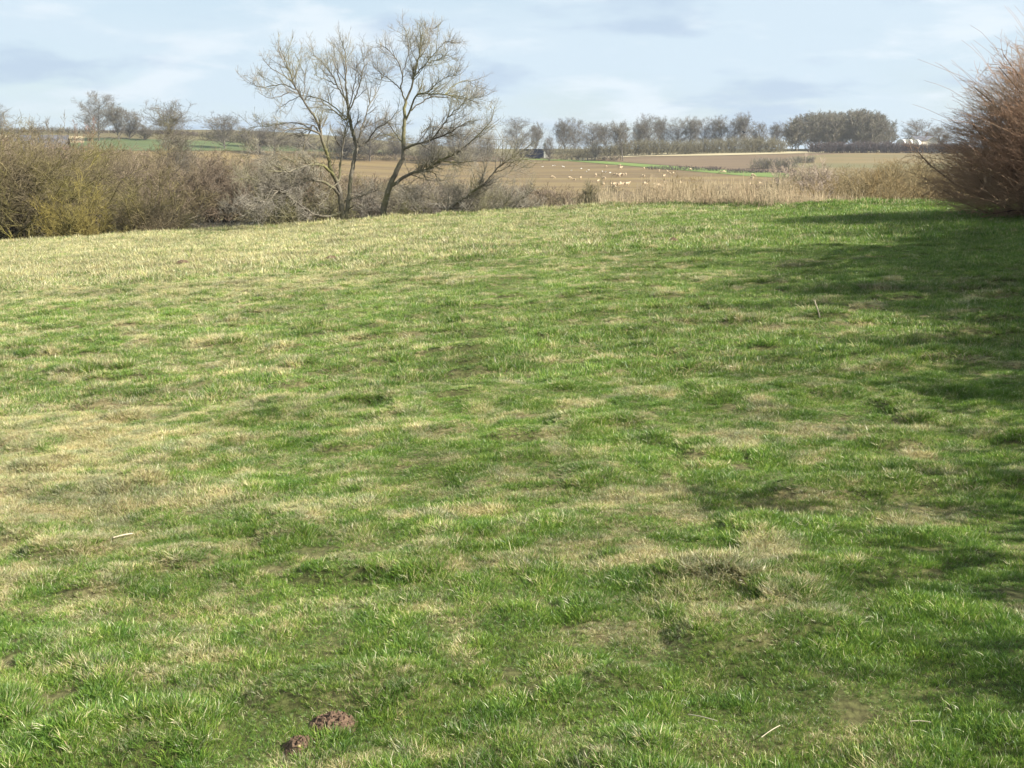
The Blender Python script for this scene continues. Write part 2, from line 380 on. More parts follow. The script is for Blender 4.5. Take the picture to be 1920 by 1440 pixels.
def tubes(groups):
    """groups: list of (P (m,k,3), R (m,k), sides) -> verts, faces"""
    VV, FF = [], []; off = 0
    for P, Rr, S in groups:
        m, k = P.shape[:2]
        T = norm(np.gradient(P, axis=1))
        ref = np.where(np.abs(norm(P[:, -1] - P[:, 0])[:, 2:3]) > 0.8, np.array([[1.0, 0.2, 0]]), np.array([[0, 0, 1.0]]))[:, None, :]
        A = norm(np.cross(T, np.broadcast_to(ref, T.shape))); B = np.cross(T, A)
        th = np.arange(S) / S * 2 * np.pi
        V = P[:, :, None] + Rr[:, :, None, None] * (np.cos(th)[None, None, :, None] * A[:, :, None] + np.sin(th)[None, None, :, None] * B[:, :, None])
        I = np.arange(m * k * S).reshape(m, k, S) + off
        J = np.roll(I, -1, axis=2)
        FF.append(np.stack([I[:, :-1], J[:, :-1], J[:, 1:], I[:, 1:]], -1).reshape(-1, 4))
        VV.append(V.reshape(-1, 3)); off += m * k * S
    return np.concatenate(VV), FF
def plant(name, loc, label, cat, trunk, crown, m_trunk, m_crown, group=None, rz=0, s=1.0, names=('trunk', 'crown')):
    e = empty(name, loc, label, cat, group, rz, s)
    V, Fc = tubes(trunk); mesh_np(names[0], V, Fc, m_trunk, e)
    V, Fc = tubes(crown); mesh_np(names[1], V, Fc, m_crown, e)
    return e

# ---- the traced riverside trees
def traced(name, base, limbs, label, Yb, seed, twigs, depth=2.2, tw_up=0.075, mess=None):
    """limbs: (r0 mm, r1 mm, pixel points, [depth offset]); coordinates local to the base"""
    rg = np.random.default_rng(seed)
    o = at(base[0], base[1], Yb); o[2] = float(H(o[0], o[1])) - 0.15
    LP, LR = [], []
    for li, lb in enumerate(limbs):
        r0, r1, pts = lb[:3]; dy = lb[3] if len(lb) > 3 else (0.0, rg.uniform(-depth, depth))
        q = []
        for j, (x, y) in enumerate(pts):
            t = j / (len(pts) - 1); Y = Yb + dy[0] + (dy[1] - dy[0]) * t
            q.append(at(x, y, Y) - o)
        if pts[0] == base: q[0][2] = -0.1
        q = resample(q, 22); q[1:] += 0.018 * rg.normal(size=(21, 3))
        LP.append(q); LR.append(np.linspace(r0, r1, 22) / 1000.0)
    LP = np.array(LP); LR = np.array(LR)
    nb, nt2, nt3, nt4 = twigs
    thick = LR
    w = np.linalg.norm(np.diff(LP, axis=1), axis=2).sum(1)
    qc = np.array([i for i in range(len(limbs)) if limbs[i][0] < 115])
    c1, r1 = grow(LP[qc], thick[qc], nb, rg, 0.2, 1.0, (25, 62), (0.6, 1.9), 8, 0.10, tw_up, 0.55, 0.011, 0.35, 0.8, rmax=0.026)
    c2, r2 = grow(c1, r1, nt2, rg, 0.1, 1.0, (28, 65), (0.25, 0.85), 6, 0.16, tw_up, 0.6, 0.0068, 0.5)
    c3, r3 = grow(c2, r2, nt3, rg, 0.15, 1.0, (25, 60), (0.12, 0.38), 4, 0.18, tw_up + 0.04, 0.7, 0.0042, 0.6)
    qq = np.array([i for i in range(len(limbs)) if limbs[i][0] < 100]); c4, r4 = grow(LP[qq], thick[qq], nt4, rg, 0.12, 1.0, (40, 90), (0.25, 0.85), 5, 0.25, 0.02, 0.2, 0.0055, 0.5, rmax=0.008)
    cr = [(c2, r2, 3), (c3, r3, 3), (c4, r4, 3)]
    if mess:                                # tangled sprays on the low limbs
        q = np.array(mess[0]); d1, s1 = grow(LP[q], LR[q], mess[1], rg, 0.25, 1, (25, 75), (0.5, 1.6), 7, 0.22, -0.01, 0.4, 0.011, 0.4, rmax=0.018)
        d2, s2 = grow(d1, s1, mess[1] * 7, rg, 0.1, 1, (25, 65), (0.2, 0.7), 5, 0.2, 0.02, 0.7, 0.0075, 0.5)
        d3, s3 = grow(d2, s2, mess[1] * 12, rg, 0.1, 1, (25, 65), (0.1, 0.35), 4, 0.2, 0.03, 0.7, 0.0055, 0.6)
        cr += [(d1, s1, 3), (d2, s2, 3), (d3, s3, 3)]
    return plant(name, o, label, 'tree', [(LP, LR, 8), (c1, r1, 4)], cr, M['bark'], M['twig'])
YT = 66.5
A = [
 (150, 120, [(642, 400), (640, 385), (638, 359), (632, 342)], (0, 0)),
 (110, 60, [(632, 342), (620, 320), (615, 290), (607, 273), (602, 256), (600, 238), (592, 222)], (0, -0.8)),
 (60, 14, [(592, 222), (580, 207), (567, 185), (553, 163), (547, 143), (537, 120), (527, 97), (524, 86)], (-0.8, -1.4)),
 (34, 10, [(553, 163), (547, 152), (530, 140), (507, 127), (492, 110)], (-1.1, -2)),
 (30, 9, [(558, 170), (530, 157), (503, 163), (480, 163), (473, 147)], (-1.1, 0.5)),
 (26, 9, [(560, 176), (545, 172), (528, 180), (505, 185), (483, 172)], (-1.1, -2.4)),
 (28, 9, [(567, 185), (572, 165), (570, 140), (560, 115), (552, 96)], (-1.1, 0.6)),
 (60, 16, [(600, 250), (583, 243), (563, 240), (537, 243), (520, 255)], (-0.6, -2.0)),
 (40, 10, [(583, 243), (573, 236), (560, 230), (533, 230), (503, 237), (470, 238)], (-0.8, 1.0)),
 (48, 22, [(601, 254), (595, 245), (592, 237), (585, 234), (581, 248), (572, 263), (568, 285)], (-0.6, -1.0)),
 (120, 100, [(642, 400), (652, 388), (654, 369), (657, 342), (659, 320), (664, 297), (669, 277)], (0, 1.0)),
 (100, 80, [(669, 277), (665, 260), (658, 235), (655, 218), (653, 213)], (1.0, 1.2)),
 (70, 14, [(653, 213), (652, 193), (648, 153), (650, 123), (647, 97), (640, 75)], (1.2, 1.4)),
 (50, 12, [(652, 200), (643, 177), (632, 160), (625, 143), (613, 127), (600, 110), (582, 102)], (1.2, 0)),
 (30, 10, [(632, 160), (618, 152), (602, 146), (588, 140)], (1.0, -1)),
 (46, 12, [(653, 210), (660, 197), (670, 173), (677, 150), (682, 123), (683, 103)], (1.2, 2.6)),
 (36, 11, [(654, 205), (660, 180), (667, 147), (670, 105)], (1.2, 0.2)),
 (34, 10, [(652, 193), (640, 165), (633, 130), (625, 95)], (1.2, 3)),
 (48, 12, [(653, 215), (650, 228), (633, 213), (613, 197), (597, 197), (590, 214)], (1.2, -1)),
 (40, 10, [(650, 226), (632, 205), (612, 190), (592, 182), (563, 178), (542, 190), (517, 208)], (1.2, 3)),
 (70, 22, [(632, 342), (638, 339), (636, 312), (641, 294), (643, 275), (647, 247), (651, 234), (655, 218)], (0, 1)),
 (56, 13, [(669, 277), (688, 266), (711, 254), (742, 250)], (1, 2.5)),
 (42, 10, [(690, 265), (697, 251), (707, 239), (724, 232), (739, 217), (748, 205)], (1.4, 0)),
 (60, 22, [(669, 277), (676, 250), (683, 227), (693, 193)], (1.0, 2.0)),
 (26, 10, [(693, 193), (690, 173), (682, 137)], (2, 2.4)),
 (22, 9, [(693, 193), (697, 153)], (2, 1.4)),
 (26, 9, [(693, 195), (700, 185), (712, 163), (716, 143)], (2, 3)),
 (90, 24, [(632, 342), (620, 320), (607, 310), (589, 307), (562, 314), (542, 323), (525, 322), (500, 320)], (0, -3)),
 (30, 10, [(542, 323), (520, 312), (500, 303), (484, 290), (470, 284)], (-2.4, -3)),
 (26, 9, [(562, 314), (545, 300), (525, 296), (505, 290)], (-2, -0.5)),
 (80, 18, [(636, 365), (632, 359), (619, 346), (598, 338), (570, 337), (551, 350), (529, 361), (510, 354), (495, 339), (474, 334), (448, 337)], (0, -3.5)),
 (26, 8, [(510, 354), (500, 372), (480, 385), (455, 388)], (-3, -4)),
 (90, 22, [(640, 396), (622, 408), (589, 404), (570, 391), (555, 380), (542, 369), (521, 357), (502, 345), (476, 350)], (0, -3)),
 (34, 9, [(521, 357), (516, 362), (502, 380), (469, 393), (436, 391)], (-2.6, -4)),
 (30, 9, [(589, 404), (570, 402), (545, 408), (515, 405), (492, 400)], (-1, -3)),
 (40, 10, [(647, 376), (671, 371), (682, 365), (709, 356)], (0.3, -1)),
 (34, 9, [(650, 396), (662, 385), (676, 390), (684, 404)], (0.3, -2)),
 (34, 10, [(636, 340), (622, 352), (612, 372), (600, 384)], (0, -2)),
]
traced('bare_tree', (642, 400), A, 'wide bare tree with several mossy stems and low arching limbs, left of the slanting trunk', YT, 3, (360, 3300, 6800, 800), mess=(list(range(27, 34)), 260))
B = [
 (185, 120, [(716, 412), (720, 387), (727, 361), (737, 335), (746, 316), (756, 297)], (0, 0)),
 (115, 75, [(756, 297), (757, 275), (757, 251), (759, 228), (757, 208), (761, 188)], (0, 0.4)),
 (60, 13, [(761, 188), (767, 176), (773, 157), (777, 141), (781, 121), (787, 105), (791, 79), (787, 52)], (0.4, 0)),
 (44, 11, [(760, 190), (751, 169), (755, 145), (751, 125), (739, 105), (725, 89), (707, 81)], (0.4, -1)),
 (34, 10, [(751, 167), (731, 149), (713, 137), (700, 125)], (0.2, 1.4)),
 (28, 9, [(755, 140), (762, 115), (768, 90), (759, 52)], (0, 1.5)),
 (38, 10, [(777, 143), (797, 121), (818, 97), (836, 76), (850, 82)], (0.2, -1)),
 (26, 9, [(785, 110), (800, 90), (806, 68), (805, 50)], (0.2, 1.6)),
 (26, 9, [(800, 117), (822, 112), (842, 102)], (0, -2)),
 (56, 14, [(760, 226), (771, 204), (779, 180), (787, 172), (802, 176), (834, 176), (868, 182), (897, 194)], (0.3, -1.6)),
 (36, 10, [(771, 208), (787, 192), (806, 182), (838, 182), (878, 186), (905, 180)], (0.3, 1.2)),
 (26, 9, [(800, 176), (815, 160), (835, 145), (860, 140)], (-0.6, -2)),
 (30, 9, [(834, 178), (850, 160), (875, 150), (898, 165)], (-0.6, 1)),
 (75, 14, [(757, 280), (766, 275), (794, 266), (812, 262), (841, 249), (863, 236), (880, 226)], (0, -2)),
 (40, 10, [(810, 262), (827, 239), (842, 217), (868, 196), (874, 180)], (-1.2, -2.4)),
 (30, 9, [(790, 250), (805, 238), (820, 237), (840, 242)], (-0.5, 1)),
 (95, 40, [(733, 350), (756, 333), (779, 322), (797, 320), (812, 311), (827, 299), (850, 290), (865, 281)], (0, -1.5)),
 (40, 11, [(865, 281), (882, 266), (902, 247), (921, 228), (927, 200)], (-1.5, -2)),
 (26, 9, [(865, 281), (868, 262), (878, 252), (900, 240)], (-1.5, 0)),
 (34, 10, [(827, 301), (848, 304), (869, 305), (891, 301)], (-1, -2.5)),
 (30, 9, [(797, 320), (815, 324), (826, 340), (835, 355)], (-1, 0)),
 (30, 9, [(738, 345), (755, 350), (765, 370), (770, 385)], (0, -1.5)),
 (36, 11, [(757, 270), (745, 255), (730, 235), (720, 222)], (0, 2)),
]
traced('bare_tree', (716, 412), B, 'tall bare tree with a pale slanting trunk, topmost crown of the riverside group', YT - 0.5, 5, (330, 3000, 6400, 700), mess=([16, 19, 20, 21], 70))
Cc = [
 (100, 45, [(822, 409), (842, 391), (859, 378), (878, 367), (897, 352), (912, 341)], (0, -0.6)),
 (45, 10, [(912, 341), (925, 324), (940, 309), (962, 294), (981, 281), (1000, 266)], (-0.6, -1)),
 (34, 9, [(897, 352), (906, 327), (915, 305), (932, 285), (945, 262)], (-0.6, 1)),
 (26, 9, [(912, 341), (935, 335), (960, 322), (985, 312)], (-0.6, 1)),
 (26, 9, [(925, 324), (945, 318), (968, 300), (990, 298)], (-0.6, -2)),
 (55, 15, [(830, 407), (856, 397), (878, 396), (916, 399), (940, 401), (968, 391), (1000, 386)], (0, -1.5)),
 (22, 8, [(940, 399), (951, 378), (960, 360)], (-1.4, -1)),
 (22, 8, [(960, 393), (975, 375), (992, 360)], (-1.4, -2)),
 (28, 8, [(878, 367), (900, 372), (925, 368), (955, 372)], (-0.4, 1)),
 (20, 8, [(878, 396), (898, 385), (910, 370)], (-1, 0)),
 (22, 8, [(859, 378), (850, 355), (848, 335)], (-0.2, 0.8)),
]
traced('leaning_tree', (822, 409), Cc, 'low bare trunk leaning right with branches lying on the grass edge', YT - 1.0, 8, (170, 1400, 3000, 300), 1.5, mess=([0, 5, 8, 9], 110))

def fit(groups, h, w):
    """scale the branch lines so that their top is at h and their spread is w"""
    A_ = np.concatenate([P.reshape(-1, 3) for P, _, _ in groups])
    fz = h / np.percentile(A_[:, 2], 99.5); fx = w * 0.5 / np.percentile(np.abs(A_[:, :2]), 97.5)
    return [(P * np.array([fx, fx, fz]), r_, s_) for P, r_, s_ in groups]
# ---- generic bushes and trees (built at unit place, metres)
def bush_geo(seed, h, w, stems, n2, n3, r=0.03, up=0.06, rmin=0.006, spread=55, sweep=None, n4=0, tl=(0.18, 0.4), c2l=(0.16, 0.42)):
    rg = np.random.default_rng(seed)
    k = 9; P = np.zeros((stems, k, 3)); az = rg.uniform(0, 2 * np.pi, stems)
    inc = np.radians(spread) * rg.random(stems) ** 0.6
    hw = w * 0.5; q = math.sqrt(h * hw)
    D = np.stack([np.sin(inc) * np.cos(az), np.sin(inc) * np.sin(az), np.cos(inc)], 1)
    P[:, 0, :2] = rg.normal(size=(stems, 2)) * w * 0.08; P[:, 0, 2] = -0.2
    Ls = rg.uniform(0.55, 0.92, stems) / np.sqrt((np.sin(inc) / hw) ** 2 + (np.cos(inc) / h) ** 2)
    for s in range(1, k):
        D = norm(D + 0.12 * rg.normal(size=D.shape) + np.array([0, 0, up]) + (0 if sweep is None else np.array(sweep)))
        P[:, s] = P[:, s - 1] + D * (Ls / (k - 1))[:, None]
    P[:, :, 2] = np.maximum(P[:, :, 2], P[:, :1, 2] + 0.02)
    Rr = r * (rg.uniform(0.5, 1.3, (stems, 1)) + 1.1 * (rg.random((stems, 1)) < 0.14)) * np.linspace(1, 0.3, k)[None]
    c2, r2 = grow(P, Rr, n2, rg, 0.15, 1, (18, 60), (c2l[0] * q, c2l[1] * q), 6, 0.15, up, 0.5, rmin * 1.4, 0.45, bias=sweep)
    c3, r3 = grow(c2, r2, n3, rg, 0.1, 1, (20, 65), (tl[0] * q * 0.5, tl[1] * q * 0.5), 4, 0.18, up, 0.6, rmin, 0.6, bias=sweep)
    cr = [(c2, r2, 3), (c3, r3, 3)]
    if n4:
        c4, r4 = grow(c3, r3, n4, rg, 0.1, 1, (20, 65), (0.04 * q, 0.12 * q), 3, 0.2, up, 0.8, rmin, 0.7, bias=sweep)
        cr.append((c4, r4, 3))
    G = fit([(P, Rr, 5)] + cr, h, w); return G[:1], G[1:]
def tree_geo(seed, h, w, th=0.28, r=0.3, n1=14, n2=120, n3=900, n4=2500, rmin=0.03, up=0.1, leaders=1, wob=0.1, ang=(35, 65)):
    rg = np.random.default_rng(seed)
    k = 14; P = np.zeros((leaders, k, 3)); D = np.tile([0, 0, 1.0], (leaders, 1)); P[:, 0, 2] = -0.5
    for s in range(1, k):
        D = norm(D + 0.05 * rg.normal(size=D.shape) + (0.12 * norm(rg.normal(size=D.shape)) if (leaders > 1 and s == 4) else 0) + np.array([0, 0, 0.08]))
        P[:, s] = P[:, s - 1] + D * h * 0.92 / (k - 1)
    Rr = r * (np.linspace(1, 0.12, k) ** 0.9)[None].repeat(leaders, 0)
    Wd = w * 0.5
    c1, r1 = grow(P, Rr, n1, rg, th, 0.95, ang, (Wd * 0.75, Wd * 1.35), 8, wob, up, 0.42, rmin * 2, 0.3, 0.9, rmax=0.16, lenf=lambda t: 1.15 * np.sqrt(np.clip(1 - ((t - 0.38) / 0.72) ** 2, 0.05, 1)))
    c2, r2 = grow(np.concatenate([c1]), r1, n2, rg, 0.15, 1, (25, 60), (Wd * 0.3, Wd * 0.65), 6, 0.14, up, 0.5, rmin * 1.3, 0.45)
    c3, r3 = grow(c2, r2, n3, rg, 0.1, 1, (25, 65), (Wd * 0.13, Wd * 0.33), 4, 0.18, up, 0.6, rmin, 0.6)
    c4, r4 = grow(c3, r3, n4, rg, 0.1, 1, (25, 65), (Wd * 0.07, Wd * 0.18), 3, 0.2, up * 0.5, 0.8, rmin * 0.8, 0.7)
    G = fit([(P, Rr, 7), (c1, r1, 4), (c2, r2, 3), (c3, r3, 3), (c4, r4, 3)], h, w); return G[:2], G[2:]
def base_at(px, Y, sink=0.0):
    X = (px - CX) / F * Y * 1.008
    return np.array([X, Y, float(H(X, Y, False)) - sink])
def place_top(px, ytop, Y):
    """base point and the height that puts the top at image row ytop"""
    b = base_at(px, Y); return b, at(px, ytop, Y)[2] - b[2]

# ---- left willows and the scrub along the stream
def bush(px, ytop, Y, wpx, label, seed, mt, mc, cat='shrub', name='shrub', stems=40, n2=420, n3=2200, n4=0, **kw):
    b, h = place_top(px, ytop, Y); wd = wpx / F * Y
    k = h
    rm = kw.pop('rmin', 0.3 * Y / 1227 * 0.5)
    t, c = bush_geo(seed, h, wd, stems, n2, n3, kw.pop('r', 0.035), kw.pop('up', 0.05), rm, n4=n4, **kw)
    return plant(name, b, label, cat, t, c, mt, mc, names=('stem', 'twigs'))
W, Wt = M['willow_bark'], M['willow_twig']
bush(40, 238, 74, 380, 'big olive-stemmed willow filling the left frame edge', 21, W, Wt, name='willow_bush', cat='willow', stems=90, n2=1500, n3=6500, n4=9000, r=0.05, spread=50, up=0.03)
bush(165, 330, 67, 150, 'low yellow lichened bush at the right foot of the big left willow', 22, W, M['lichen_twig'], stems=40, n2=420, n3=1700, n4=1500, spread=66, up=0.02)
bush(150, 262, 82, 200, 'brown willow right behind the yellow lichened bush', 23, W, Wt, name='willow_bush', cat='willow', stems=60, n2=900, n3=4200, n4=4500, r=0.04)
bush(290, 325, 70, 190, 'rounded olive bush between the lichened bush and the dark gap', 24, W, M['willow_twig'], stems=60, n2=800, n3=3600, n4=4000, spread=72, up=0.0)
bush(230, 276, 92, 170, 'brown thorn bush above the rounded olive bush', 25, M['far_bark'], M['brown_twig'], stems=50, n2=800, n3=3800, n4=4500)
bush(320, 280, 95, 190, 'wide brown thorn bush below the bare multi-stemmed tree', 26, M['far_bark'], M['brown_twig'], stems=50, n2=800, n3=3800, n4=5000)
bush(415, 290, 98, 170, 'brown bush left of the riverside trees, over the dark gap', 27, M['far_bark'], M['brown_twig'], stems=50, n2=800, n3=3800, n4=5000)
bush(505, 296, 100, 170, 'grey-brown bush seen through the low limbs of the wide tree', 28, M['far_bark'], M['grey_twig'], stems=50, n2=800, n3=3800, n4=5000)
bush(600, 318, 100, 150, 'grey-brown bush behind the stems of the wide tree', 29, M['far_bark'], M['brown_twig'], stems=50, n2=700, n3=3200, n4=4500)
bush(690, 345, 100, 150, 'low scrub bush between the two riverside trunks', 30, M['far_bark'], M['grey_twig'], stems=50, n2=600, n3=2800, n4=4000)
bush(790, 342, 96, 170, 'tangled bush right of the slanting trunk', 31, M['far_bark'], M['grey_twig'], stems=50, n2=600, n3=2800, n4=4000)
bush(880, 340, 90, 160, 'grey bush behind the leaning trunk', 32, M['far_bark'], M['grey_twig'], stems=50, n2=600, n3=2800, n4=4000)
bush(960, 352, 88, 130, 'low grey-brown bush right of the leaning trunk', 33, M['far_bark'], M['grey_twig'], stems=50, n2=500, n3=2400, n4=3500)
bush(1035, 350, 85, 110, 'small brown bush with a few whitish stems', 34, M['pale_scrub'], M['brown_twig'], stems=36, n2=400, n3=1900, n4=2500)
bush(1100, 343, 84, 74, 'small dark olive bush below the sheep', 35, M['willow_bark'], M['far_olive'], stems=46, n2=500, n3=2600, n4=3500)
bush(1160, 350, 86, 120, 'grey bush between the dark olive bush and the dry reeds', 36, M['far_bark'], M['grey_twig'], stems=40, n2=400, n3=2000, n4=2500)
bush(1225, 350, 90, 110, 'low brown bush just left of the ochre saplings', 45, M['far_bark'], M['brown_twig'], stems=40, n2=400, n3=2000, n4=2500)
bush(572, 322, 67.8, 200, 'mossy tangle of low sprays at the foot of the wide tree', 46, M['bark'], M['moss_twig'], stems=60, n2=560, n3=2300, n4=2600, r=0.035, spread=72, up=0.0)
bush(770, 380, 66.5, 90, 'low tangle of twigs between the slanting and leaning trunks', 47, M['bark'], M['moss_twig'], stems=30, n2=260, n3=1100, n4=1200, spread=74, up=0.0)
bush(1290, 332, 84, 150, 'thin ochre sapling bush in front of the brown field', 37, M['ochre_scrub'], M['ochre_scrub'], stems=40, n2=420, n3=1700, n4=1900, up=0.08, spread=44)
bush(1385, 345, 90, 150, 'sparse tan sapling bush over the tall dry grass', 38, M['pale_scrub'], M['ochre_scrub'], stems=36, n2=360, n3=1400, n4=1600, up=0.08, spread=44)
bush(1340, 356, 96, 130, 'low brown scrub bush left of the tan saplings', 39, M['far_bark'], M['brown_twig'], stems=30, n2=300, n3=1200, n4=1500)
bush(1455, 330, 110, 90, 'low olive bush at the right end of the green strip', 40, M['far_bark'], M['far_olive'], stems=40, n2=400, n3=2000, n4=2500)
bush(1505, 302, 130, 130, 'pale domed scrub bush at the edge of the rough pasture', 41, M['pale_scrub'], M['pale_scrub'], stems=50, n2=700, n3=3600, n4=4500, spread=62)
bush(1600, 322, 88, 150, 'ochre bush beyond the grassy rim on the right', 42, M['ochre_scrub'], M['ochre_scrub'], stems=40, n2=420, n3=2000, n4=2500)
bush(1530, 345, 84, 110, 'low brown scrub below the pale domed bush', 43, M['far_bark'], M['pale_scrub'], stems=40, n2=420, n3=2000, n4=2500)
bush(1690, 312, 80, 150, 'yellowish bush just left of the red-brown bush', 44, M['ochre_scrub'], M['ochre_scrub'], stems=40, n2=420, n3=2000, n4=2500)
# scrub farther back on the valley floor: continuous, nobody could count it
rg = np.random.default_rng(77); TT, CR = [], []
for i in range(150):
    Y = rg.uniform(105, 250); px = rg.uniform(-120, 2050)
    yt = np.interp(px, [-120, 0, 150, 250, 350, 450, 560, 700, 900, 1000, 1250, 1450, 1650, 2050], [235, 250, 264, 280, 284, 286, 298, 325, 342, 346, 350, 338, 322, 318]) + abs(rg.normal()) * 9
    b, h = place_top(px, yt, Y)
    if h < 1.0: continue
    t, c = bush_geo(1000 + i, min(h, 9), min(h, 9) * 1.5, 16, 160, 700, 0.06, 0.05, 0.0125 + Y * 0.0001, n4=500)
    for P, r_, s_ in t + c: CR.append((P + b, r_, 3))
V, Fc = tubes(CR); tag(mesh_np('scrub', V, Fc, M['brown_twig']), 'tangled brown scrub filling the valley floor behind the stream', 'scrub', kind='stuff')

rg = np.random.default_rng(78); CR = []
for i in range(75):
    Y = rg.uniform(76, 190); px = rg.uniform(1470, 1900)
    yt = np.interp(px, [1470, 1560, 1650, 1750, 1900], [340, 316, 302, 298, 296]) + abs(rg.normal()) * 12
    b, h = place_top(px, yt, Y)
    if h < 1.0: continue
    t, c = bush_geo(2000 + i, min(h, 7), min(h, 7) * 1.5, 16, 160, 700, 0.05, 0.05, 0.011, n4=600)
    for P, r_, s_ in t + c: CR.append((P + b, r_, 3))
V, Fc = tubes(CR); tag(mesh_np('ochre_scrub', V, Fc, M['ochre_scrub']), 'ochre scrub massed beyond the grassy rim on the right', 'scrub', kind='stuff')

# ---- bare multi-stemmed trees in front of the far hill
b, h = place_top(343, 190, 150)
t, c = tree_geo(51, h, 7.2, 0.10, 0.13, 46, 460, 2600, 4600, 0.0125, 0.10, 1, ang=(14, 40))
plant('bare_tree', b, 'round-headed bare tree with several stems in front of the green field', 'tree', t, c, M['bark'], M['far_twig'])
# ---- skyline trees, each its own thing; four forms share meshes
forms = []
def far_tree(px, ytop, Y, wpx, label, form=None, ybase=None, mt='far_bark', mc='far_twig', seed=0, cat='tree', **kw):
    b = base_at(px, Y); h = at(px, ytop, Y)[2] - b[2]; wd = wpx / F * Y * 0.98
    key = form
    for f in forms:
        if f[0] == key and key is not None:
            e = dup(f[1], b, rng.uniform(0, 6.28), (wd / f[3], wd / f[3], h / f[2]), label, cat); return e
    t, c = tree_geo(seed, h, wd, **kw)
    e = plant('bare_tree', b, label, cat, t, c, M[mt], M[mc]); forms.append((key, e, h, wd)); return e
FT = dict(n1=60, n2=320, n3=1700, n4=3200, rmin=0.034, r=0.36, up=0.07)
far_tree(207, 172, 640, 74, 'tallest bare tree on the left skyline, broad domed crown', 'oak', seed=66, **FT, th=0.12, ang=(28, 62))
far_tree(243, 195, 650, 50, 'slim bare tree right beside the tallest left skyline tree', 'slim', seed=62, **FT, th=0.10, ang=(22, 48))
far_tree(262, 205, 655, 52, 'small bare tree third from the left in the skyline trio', 'round', seed=63, **FT, th=0.06)
far_tree(12, 194, 640, 74, 'bare domed tree cut by the left frame edge', 'oak')
far_tree(288, 232, 650, 46, 'low bare bushy tree left of the round-headed tree', 'round')
far_tree(435, 212, 620, 62, 'spreading bare tree above the green field, left of the riverside trees', 'spread', seed=64, **FT, th=0.1, ang=(40, 70))
far_tree(472, 236, 640, 50, 'low olive tree right of the spreading tree', 'round')
far_tree(525, 226, 600, 90, 'rounded dull tree behind the left limbs of the wide tree', 'oak')
far_tree(500, 240, 605, 50, 'low bushy tree behind the arching limb tips', 'round')
far_tree(575, 250, 620, 56, 'low bushy tree seen just left of the wide tree stems', 'round')
far_tree(700, 222, 600, 92, 'dense rounded tree between the two riverside trunks', 'oak')
far_tree(650, 240, 610, 60, 'low tree behind the crown fork of the wide tree', 'round')
far_tree(745, 245, 620, 56, 'low tree behind the slanting trunk', 'round')
far_tree(862, 232, 600, 86, 'olive rounded tree behind the right limb of the tall tree', 'spread')
far_tree(815, 250, 620, 60, 'low tree left of the olive rounded tree', 'round')
far_tree(915, 252, 640, 60, 'low dark tree right of the olive rounded tree', 'round')
far_tree(968, 220, 690, 62, 'domed bare tree above the dark shed', 'oak')
far_tree(1002, 230, 700, 34, 'narrow bare tree right of the domed tree above the shed', 'slim')
far_tree(1028, 256, 640, 26, 'small dark bushy tree above the right end of the shed', 'round')
far_tree(1056, 222, 720, 46, 'bare tree starting the long skyline row', 'slim')
far_tree(1073, 221, 730, 40, 'bare tree second in the long skyline row', 'oak')
far_tree(1108, 229, 740, 54, 'wide bare tree third in the long skyline row', 'oak')
far_tree(1133, 231, 745, 42, 'bare tree fourth in the long row, left of the lone tree', 'slim')
far_tree(1111, 264, 640, 30, 'small olive tree standing at the green strip corner', 'round')
far_tree(1163, 227, 640, 48, 'lone bare tree with a dark stem standing before the row', 'lone', seed=65, **FT, th=0.35, ang=(30, 60))
far_tree(1185, 225, 750, 46, 'bare tree just right of the lone tree', 'slim')
far_tree(1206, 214, 740, 50, 'taller bare tree near the middle of the long row', 'oak')
far_tree(1238, 219, 750, 42, 'bare tree right of the taller middle tree', 'slim')
far_tree(1262, 221, 750, 46, 'bare tree left of the paired crowns in the row', 'oak')
far_tree(1285, 219, 745, 46, 'bare tree forming the left of the paired crowns', 'slim')
far_tree(1312, 220, 750, 44, 'bare tree forming the right of the paired crowns', 'oak')
far_tree(1336, 217, 745, 46, 'bare tree three left of the gap in the skyline row', 'slim')
far_tree(1365, 225, 750, 40, 'low bare tree left of the tall pointed one', 'oak')
far_tree(1390, 211, 740, 52, 'tall pointed bare tree near the gap in the row', 'slim')
far_tree(1413, 229, 750, 36, 'last bare tree before the gap in the row', 'round')
far_tree(1444, 229, 750, 40, 'bare tree just right of the gap in the row', 'slim')
far_tree(1698, 224, 760, 70, 'bare tree over the white tunnels at the right', 'oak')
far_tree(1737, 236, 770, 50, 'bare tree beside the red-brown bush on the skyline', 'round')
# the dense wood on the right of the skyline reads as one mass
rg = np.random.default_rng(5); CR = []
for i in range(54):
    px = rg.uniform(1470, 1650); Y = rg.uniform(730, 820)
    yt = np.interp(px, [1460, 1480, 1520, 1560, 1600, 1640, 1660], [226, 214, 209, 204, 206, 216, 236]) + abs(rg.normal()) * 6 + 12 * (vn(px / 22.0, 3.7) - 0.4)
    b = base_at(px, Y); h = at(px, yt, Y)[2] - b[2]
    t, c = tree_geo(300 + i, h, 13, 0.12, 0.35, 22, 160, 700, 900, 0.085, 0.12)
    for P, r_, s_ in t + c: CR.append((P + b, r_, 3))
V, Fc = tubes(CR); tag(mesh_np('woodland', V, Fc, M['wood_twig']), 'dense grey bare wood on the right of the skyline', 'wood', kind='stuff')

